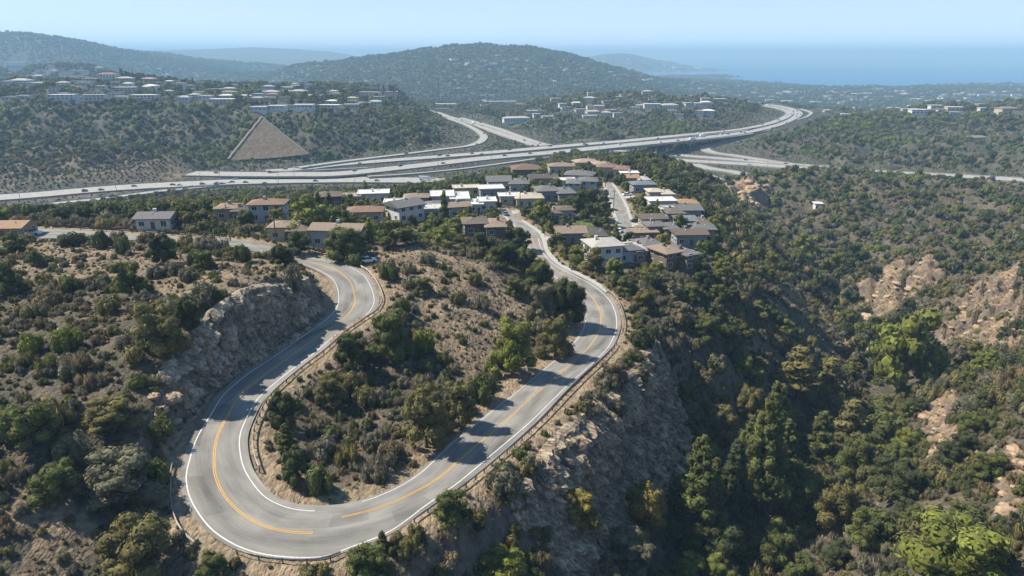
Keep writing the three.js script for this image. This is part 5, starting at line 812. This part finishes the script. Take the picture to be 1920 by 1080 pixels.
// driveways
for (const [px, py, w, l, turn, label] of [[1193, 418, 7, 9, 0.1], [1178, 368, 6, 8, 0.2], [1036, 447, 9, 5, 0.1], [1008, 503, 6, 4, 0.5], [962, 398, 8, 6, 0.3], [1186, 447, 9, 6, 0.2]]) { const q = land(px, py), pts = []; const g = new THREE.PlaneGeometry(w, l, 8, 8).rotateX(-Math.PI / 2).rotateY(turn), p = g.attributes.position; for (let i = 0; i < p.count; i++) p.setY(i, ground(p.getX(i) + q.x, p.getZ(i) + q.z) - q.y + 0.07); g.computeVertexNormals(); const m = mesh('driveway', g, concrete, null); m.position.set(q.x, q.y, q.z); add(m, 'driveway', null, null, null, 'structure'); taken.push([q.x, q.z, w * 0.5]); }
// freeway lamp posts, tall and far
const lampMat = new THREE.MeshStandardMaterial({ color: new THREE.Color(0.3, 0.31, 0.31), roughness: 0.5, metalness: 0.4 }), lampProto = (() => { const t = new THREE.Group(); mesh('pole', new THREE.CylinderGeometry(0.11, 0.2, 12, 8).translate(0, 6, 0), lampMat, t); mesh('arm', new THREE.CylinderGeometry(0.07, 0.09, 3, 6).rotateZ(Math.PI / 2).translate(1.4, 11.9, 0), lampMat, t); mesh('lamp_head', new THREE.BoxGeometry(0.9, 0.18, 0.35).translate(3, 11.85, 0), lampMat, t); return t; })();
let lampUsed = false;
for (const f of FREEWAYS.filter((q) => ['near_carriageway', 'lower_carriageway', 'crossing_carriageway'].includes(q.name))) for (let i = 6; i < f.s.length - 3; i += 11) { const p = f.s[i], q = toPx(p.x, p.y, p.z); if (q[0] < 0 || q[0] > 1920 || q[2] > 1050) continue; const t = lampUsed ? lampProto.clone() : lampProto; lampUsed = true; t.position.set(p.r[0], p.y, p.r[1]); t.rotation.y = Math.atan2(-p.t[1], p.t[0]) + Math.PI / 2; add(t, 'street_lamp', 'tall grey lamp post ' + FWY_WORD[f.name], 'lamp post', 'lamp posts ' + FWY_WORD[f.name]); }
// utility poles with cross arms in the hilltop neighbourhood
const poleProto = (() => { const t = new THREE.Group(); mesh('pole', new THREE.CylinderGeometry(0.13, 0.18, 10, 8).translate(0, 5, 0), timber, t); mesh('cross_arm', new THREE.BoxGeometry(2.4, 0.14, 0.14).translate(0, 9.2, 0), timber, t); return t; })();
[[520, 470, 'wooden utility pole beside the upper bend fence'], [432, 452, 'wooden utility pole on the far side of the upper road'], [1150, 400, 'wooden utility pole beside the cul-de-sac'], [975, 400, 'wooden utility pole at the top of the entry street'], [1135, 352, 'wooden utility pole near the far end of the cul-de-sac']].forEach(([px, py, label], i) => { const q = land(px, py), t = i ? poleProto.clone() : poleProto; t.position.set(q.x, q.y - 0.1, q.z); t.rotation.y = i; add(t, 'utility_pole', label, 'utility pole'); });
// ------------------------------------------------------------------ the chaparral: near shrubs one by one, the mass of it as instances
const ZONES = [
  [zone([[0, 450], [250, 460], [480, 486], [560, 500], [540, 560], [300, 620], [0, 590]]), 'on the dry hilltop at the upper left', 'dry'],
  [zone([[0, 590], [300, 620], [440, 590], [300, 790], [330, 900], [0, 900]]), 'on the slope left of the rock cutting', 'mixed'],
  [zone([[0, 900], [330, 900], [430, 1080], [0, 1080]]), 'on the lower left slope outside the hairpin', 'mixed'],
  [zone([[640, 470], [1000, 470], [1090, 560], [1000, 700], [800, 860], [560, 940], [470, 850], [560, 700], [710, 590], [720, 520]]), 'on the knoll between the road legs', 'knoll'],
  [zone([[430, 1080], [800, 960], [1000, 800], [1170, 640], [1300, 700], [1300, 1080]]), 'on the cliffside right of the straight', 'cliff'],
  [zone([[1120, 530], [1300, 520], [1500, 560], [1640, 720], [1450, 740], [1200, 650]]), 'on the spur below the canyon-rim houses', 'spur'],
  [zone([[1280, 700], [1640, 720], [1560, 1080], [1280, 1080]]), 'on the canyon slope at the lower right', 'canyon'],
  [zone([[1640, 480], [1920, 460], [1920, 1080], [1560, 1080], [1640, 720], [1600, 560]]), 'among the sandy outcrops of the right-hand hillside', 'right'],
];
const zoneOf = (x, z) => ZONES.find((q) => q[0](x, z));
const inView = (x, y, z, mx = 200, my = 120) => { const q = toPx(x, y, z); return q[2] > 5 && q[0] > -mx && q[0] < 1920 + mx && q[1] > -50 && q[1] < 1080 + my ? q : null; };
const town = zone([[560, 400], [700, 365], [900, 335], [1080, 296], [1180, 300], [1300, 345], [1360, 440], [1350, 500], [1120, 520], [1040, 490], [960, 460], [720, 450], [690, 470], [520, 460]]);
const rocky = [zone([[1225, 640], [1262, 700], [1270, 830], [1200, 960], [1130, 1060], [1060, 1060], [1010, 980], [1050, 870], [1130, 770], [1190, 700]]), zone([[1440, 560], [1500, 540], [1600, 690], [1560, 700], [1480, 640]]), zone([[600, 560], [560, 510], [480, 560], [400, 610], [300, 720], [300, 800], [380, 770], [450, 690], [590, 610]])];
const villageRows = (x, z) => z < -640;
const shrubs = [], r0 = rand(4242);
function pickTint(x, z, bareHere, k) {
  const a = z < -520 ? fbm(x / 150 + 3, z / 150, 3) * 1.1 + (k - 0.5) * 0.8 + 0.2 : fbm(x / 45 + 3, z / 45, 3) + (k - 0.5) * 1.2;
  if (bareHere) return a > 0.35 ? 'green' : a > 0.12 ? 'olive' : a > -0.15 ? 'sage' : a > -0.4 ? 'grey' : 'dry';
  return a > 0.62 ? 'bright' : a > 0.32 ? 'green' : a > 0.08 ? 'dark' : a > -0.14 ? 'olive' : a > -0.36 ? 'sage' : a > -0.55 ? 'dry' : 'grey';
}
function sow(d0, d1, cell, dens, size) {
  for (let d = d0; d < d1; d += cell) for (let x = -halfW(d); x < halfW(d); x += cell) {
    const px = x + (r0() - 0.5) * cell * 1.3, pz = -d + (r0() - 0.5) * cell * 1.3, k = r0(), s = r0(), u = r0();
    if (!inView(px, 120, pz, 760, 900)) continue;
    const y = ground(px, pz), q = inView(px, y, pz, d < 330 ? 620 : 380, d < 330 ? 400 : 120); if (!q || y < 4) continue;
    const e = roadGap(px, pz); let rad = size(s); if (d > 420 && e < 45) rad = Math.min(rad, 0.7 + e * 0.03); if (e < rad * 0.75 + 0.8) continue;
    const p = dens(px, pz, y, e); if (u > p.p) continue;
    if (!free(px, pz, rad * 0.7)) continue;
    shrubs.push({ x: px, y, z: pz, r: rad * (p.k ?? 1), px: q[0], py: q[1], dep: q[2], tint: p.tint ?? pickTint(px, pz, p.bare, k), kind: p.kind ?? (k < 0.22 ? 'sage' : rad > 1.9 && k > 0.55 ? 'oak' : 'mound'), k });
  }
}
const gap = (x, z, s) => fbm(x / s + 40, z / s, 3);
sow(36, 330, 1.5, (x, z, y, e) => {
  const b = bareness(x, z), sl = slopeAt(x, z), sand = inSand(x, z), inTown = town(x, z);
  if (inTown) return { p: lawns.some((f) => f(x, z)) ? 0.02 : 0.30, tint: ['bright', 'green', 'green', 'dark', 'olive'][Math.floor(r0() * 5)], k: 0.85 };
  if (rocky.some((f) => f(x, z))) return { p: rocky[1](x, z) ? 0.35 : sl > 1.1 ? 0.09 : 0.3, bare: 1, k: 0.7 }; if (sl > 2.2) return { p: 0.15, k: 0.8 };
  if (b && !bare[5](x, z)) return { p: 0.13 + 0.4 * smooth(0.0, 0.5, gap(x, z, 14)), bare: 1, k: 0.72 };
  if (sand) return { p: 0.17 * smooth(-0.35, 0.3, gap(x, z, 9)), k: 0.9 };
  const leftSlope = x < -25 && z < 0 && z > -190, inner = ZONES[3][0](x, z); if (leftSlope || inner) return { p: 0.5 + 0.45 * smooth(-0.35, 0.35, gap(x, z, 16)), k: 0.5 + 0.42 * r0(), bare: 1, kind: r0() < 0.3 ? 'sage' : 'mound' };
  return { p: 0.42 + 0.5 * smooth(-0.4, 0.25, gap(x, z, 18)), k: 1 };
}, (s) => 0.55 + 1.5 * s * s + (s > 0.93 ? 1.3 : 0));
sow(330, 640, 3.4, (x, z) => (town(x, z) ? { p: 0.5, tint: ['bright', 'green', 'dark', 'dark'][Math.floor(r0() * 4)], kind: 'oak', k: 0.95 } : inSand(x, z) ? { p: 0.12 } : { p: bareness(x, z) ? 0.7 : 0.66 + 0.6 * gap(x, z, 45) + 0.3 * gap(x + 300, z, 14), bare: bareness(x, z) }), (s) => 1.1 + 2.6 * s * s);
sow(640, 1600, 5.0, (x, z) => { const v = villageRows(x, z), [inside] = GRADED.at(x, z); return inside > -0.03 ? { p: 0 } : { p: 0.92 + 0.7 * gap(x, z, 70) + 0.3 * gap(x + 900, z, 24), k: 0.85 + 0.5 * smooth(-0.1, 0.5, gap(x, z, 110)) }; }, (s) => 1.3 + 3.6 * s * s);
sow(1600, 3300, 9, () => ({ p: 0.95, tint: ['dark', 'green', 'dark', 'olive', 'dark'][Math.floor(r0() * 5)] }), (s) => 3 + 5 * s * s);
sow(3300, 6200, 19, () => ({ p: 0.95, tint: ['dark', 'green', 'dark'][Math.floor(r0() * 3)] }), (s) => 6 + 7 * s);
// dry tufts and low dead brush on the bare ground
{
  const n0 = shrubs.length, tufts = [], rr = rand(515);
  for (let d = 40; d < 300; d += 0.85) for (let x = -halfW(d) * 0.95; x < halfW(d) * 0.95; x += 0.85) {
    const px = x + (rr() - 0.5) * 1.1, pz = -d + (rr() - 0.5) * 1.1, u = rr(), s = rr(); if (!inView(px, 120, pz, 250, 500)) continue;
    const g = gap(px, pz, 6) + 0.6 * gap(px + 50, pz, 22); if (u > 0.42 + 0.5 * g) continue;
    const e = roadGap(px, pz); if (e < 0.9 || (e < 3 && u > 0.1)) continue; if (town(px, pz)) continue;
    tufts.push([px, pz, 0.16 + 0.42 * s * s, rr()]);
  }
  const m = new THREE.InstancedMesh(SPECIES.sage.far[0], plantMat, tufts.length), o = new THREE.Object3D(), c = new THREE.Color();
  tufts.forEach(([x, z, r, k], i) => { o.position.set(x, ground(x, z) - 0.05, z); o.rotation.y = k * 40; o.scale.set(r, r * (0.7 + k * 0.7), r); o.updateMatrix(); m.setMatrixAt(i, o.matrix); const t = TINTS[k < 0.5 ? 'dry' : k < 0.75 ? 'grey' : k < 0.9 ? 'olive' : 'sage'], f = 0.7 + 0.5 * rr(); m.setColorAt(i, c.setRGB(t[0] * f, t[1] * f, t[2] * f)); });
  m.castShadow = m.receiveShadow = true; add(m, 'dry_brush', 'low dry tufts and dead brush over the bare ground of the near slopes', 'grass', null, 'stuff'); console.log('tufts', tufts.length);
}
// the hilltop's own trees
const rt = rand(808); let hillTrees = 0;
for (let i = 0; i < 2200 && hillTrees < 180; i++) {
  const q = land(lerp(560, 1350, rt()), lerp(318, 512, rt())); if (!town(q.x, q.z)) continue;
  const w = 4.2 + 4.4 * rt() * rt(); if (!free(q.x, q.z, w * 0.34) || roadGap(q.x, q.z) < w * 0.4 + 0.5) continue;
  const tint = ['green', 'bright', 'dark', 'green', 'bright', 'green'][Math.floor(rt() * 6)], px = toPx(q.x, q.y, q.z)[0], kind = rt() < 0.14 ? 'column' : 'oak', where = px < 760 ? 'on the left slope of the hilltop' : px < 950 ? 'among the flat-roofed houses left of the street' : px < 1140 ? 'between the entry street and the cul-de-sac' : 'along the right-hand row of houses';
  plant(kind, i, tint, q.x, q.y - 0.1, q.z, kind === 'column' ? w * 0.55 : w, kind === 'column' ? w * 1.5 : w * (0.75 + 0.3 * rt()), rt() * 6, 'garden_tree', (kind === 'column' ? 'slim pointed ' : 'rounded ') + TINT_WORD[tint] + ' garden tree ' + where, 'tree', TINT_WORD[tint] + ' garden trees ' + where); taken.push([q.x, q.z, w * 0.3]); hillTrees++;
}
// trees on the far hill: among its houses and along its skyline
const rf2 = rand(911);
for (let i = 0; i < 130; i++) {
  const t = i % 3 === 0, px = t ? lerp(20, 770, rf2()) : lerp(0, 760, rf2()), sky = px < 150 ? lerp(112, 122, px / 150) : px < 300 ? lerp(124, 152, (px - 150) / 150) : lerp(152, 168, (px - 300) / 460), q = land(px, t ? sky + 5 + 4 * rf2() : lerp(sky + 8, 200, rf2()));
  if (!free(q.x, q.z, 2)) continue; const kind = rf2() < 0.3 ? 'column' : 'oak', w = kind === 'column' ? 3 + 2 * rf2() : 7 + 7 * rf2(), tint = rf2() < 0.7 ? 'dark' : 'green', where = t ? 'on the skyline of the left hill' : 'among the houses of the left hill';
  plant(kind, i, tint, q.x, q.y - 0.3, q.z, w, kind === 'column' ? 10 + 8 * rf2() : w * 0.95, rf2() * 6, 'hill_tree', (kind === 'column' ? 'slim dark ' : 'round dark ') + 'tree ' + where, 'tree', (kind === 'column' ? 'slim' : 'round') + ' dark trees ' + where);
}
{ const q = land(735, 172); plant('oak', 1, 'dry', q.x, q.y - 1, q.z, 36, 17, 1, 'tree', 'wide dark dome-shaped tree on the right end of the left hill skyline', 'tree'); }
// the largest in view stand alone, the rest are stuff
shrubs.sort((a, b) => b.r / b.dep - a.r / a.dep);
const alone = []; let left = [];
for (const s of shrubs) if (alone.length < 270 && s.dep < 330 && s.px > 0 && s.px < 1920 && s.py < 1090 && zoneOf(s.x, s.z)) alone.push(s); else left.push(s);
for (const s of alone) {
  const where = zoneOf(s.x, s.z)[1], size = s.r > 2.6 ? 'large' : s.r > 1.9 ? 'medium' : 'small', look = s.kind === 'sage' ? 'wispy' : s.kind === 'oak' ? 'tree-like' : 'rounded', label = size + ' ' + look + ' ' + TINT_WORD[s.tint] + ' shrub ' + where;
  plant(s.kind, Math.floor(s.k * 10), s.tint, s.x, s.y - 0.12, s.z, s.r * 2, s.r * (s.kind === 'oak' ? 1.7 : 1.25), s.k * 40, 'chaparral_shrub', label, 'shrub', label.replace('shrub', 'shrubs'));
}
const lots = new Map();
for (const s of left) { const near = s.dep < 215, set = SPECIES[s.kind], list = near ? set.g : set.far, i = Math.floor(s.k * 97) % list.length, key = s.kind + near + i; (lots.get(key) ?? lots.set(key, { g: list[i], near, s: [] }).get(key)).s.push(s); }
const o3 = new THREE.Object3D(), cc = new THREE.Color(), rs = rand(99);
for (const [key, lot] of lots) {
  const m = new THREE.InstancedMesh(lot.g, plantMat, lot.s.length); lot.g.computeBoundingBox(); const top = lot.g.boundingBox.max.y;
  lot.s.forEach((s, i) => { o3.position.set(s.x, s.y - 0.12 * s.r, s.z); o3.rotation.set(0, rs() * 6.28, 0); const h = s.r * (s.kind === 'oak' ? 1.75 : 1.1 + 0.4 * rs()) * (s.dep > 1500 ? 0.75 : 1); o3.scale.set(s.r, h / top, s.r); o3.updateMatrix(); m.setMatrixAt(i, o3.matrix); const t = TINTS[s.tint], f = 0.8 + 0.4 * rs(); m.setColorAt(i, cc.setRGB(t[0] * f, t[1] * f, t[2] * f)); });
  m.castShadow = m.receiveShadow = true; add(m, 'chaparral', (lot.near ? 'dense low chaparral shrubs covering the near slopes' : 'chaparral and tree cover over the valley and far hills'), 'vegetation', null, 'stuff');
}
console.log('shrubs', shrubs.length, 'alone', alone.length, 'trees', hillTrees);
// ------------------------------------------------------------------ one label for one thing: look-alikes are told apart by their order from the left
{
  const NTH = ['leftmost', 'second', 'third', 'fourth', 'fifth', 'sixth', 'seventh', 'eighth', 'ninth', 'tenth', 'eleventh', 'twelfth', 'thirteenth', 'fourteenth', 'fifteenth', 'sixteenth', 'seventeenth', 'eighteenth', 'nineteenth', 'twentieth'], sets = new Map();
  for (const o of scene.children) if (o.userData.category && o.userData.group) (sets.get(o.userData.label) ?? sets.set(o.userData.label, []).get(o.userData.label)).push(o);
  for (const [label, list] of sets) {
    if (list.length < 2) continue;
    list.sort((a, b) => toPx(a.position.x, a.position.y, a.position.z)[0] - toPx(b.position.x, b.position.y, b.position.z)[0]);
    list.forEach((o, i) => { const back = list.length - 1 - i, nth = i === 0 ? 'leftmost' : back === 0 ? 'rightmost' : i < NTH.length && i <= back ? NTH[i] + ' from left' : back < NTH.length ? NTH[back] + ' from right' : ''; if (nth) o.userData.label = nth + ', ' + label; });
  }
}
renderer.render(scene, camera);
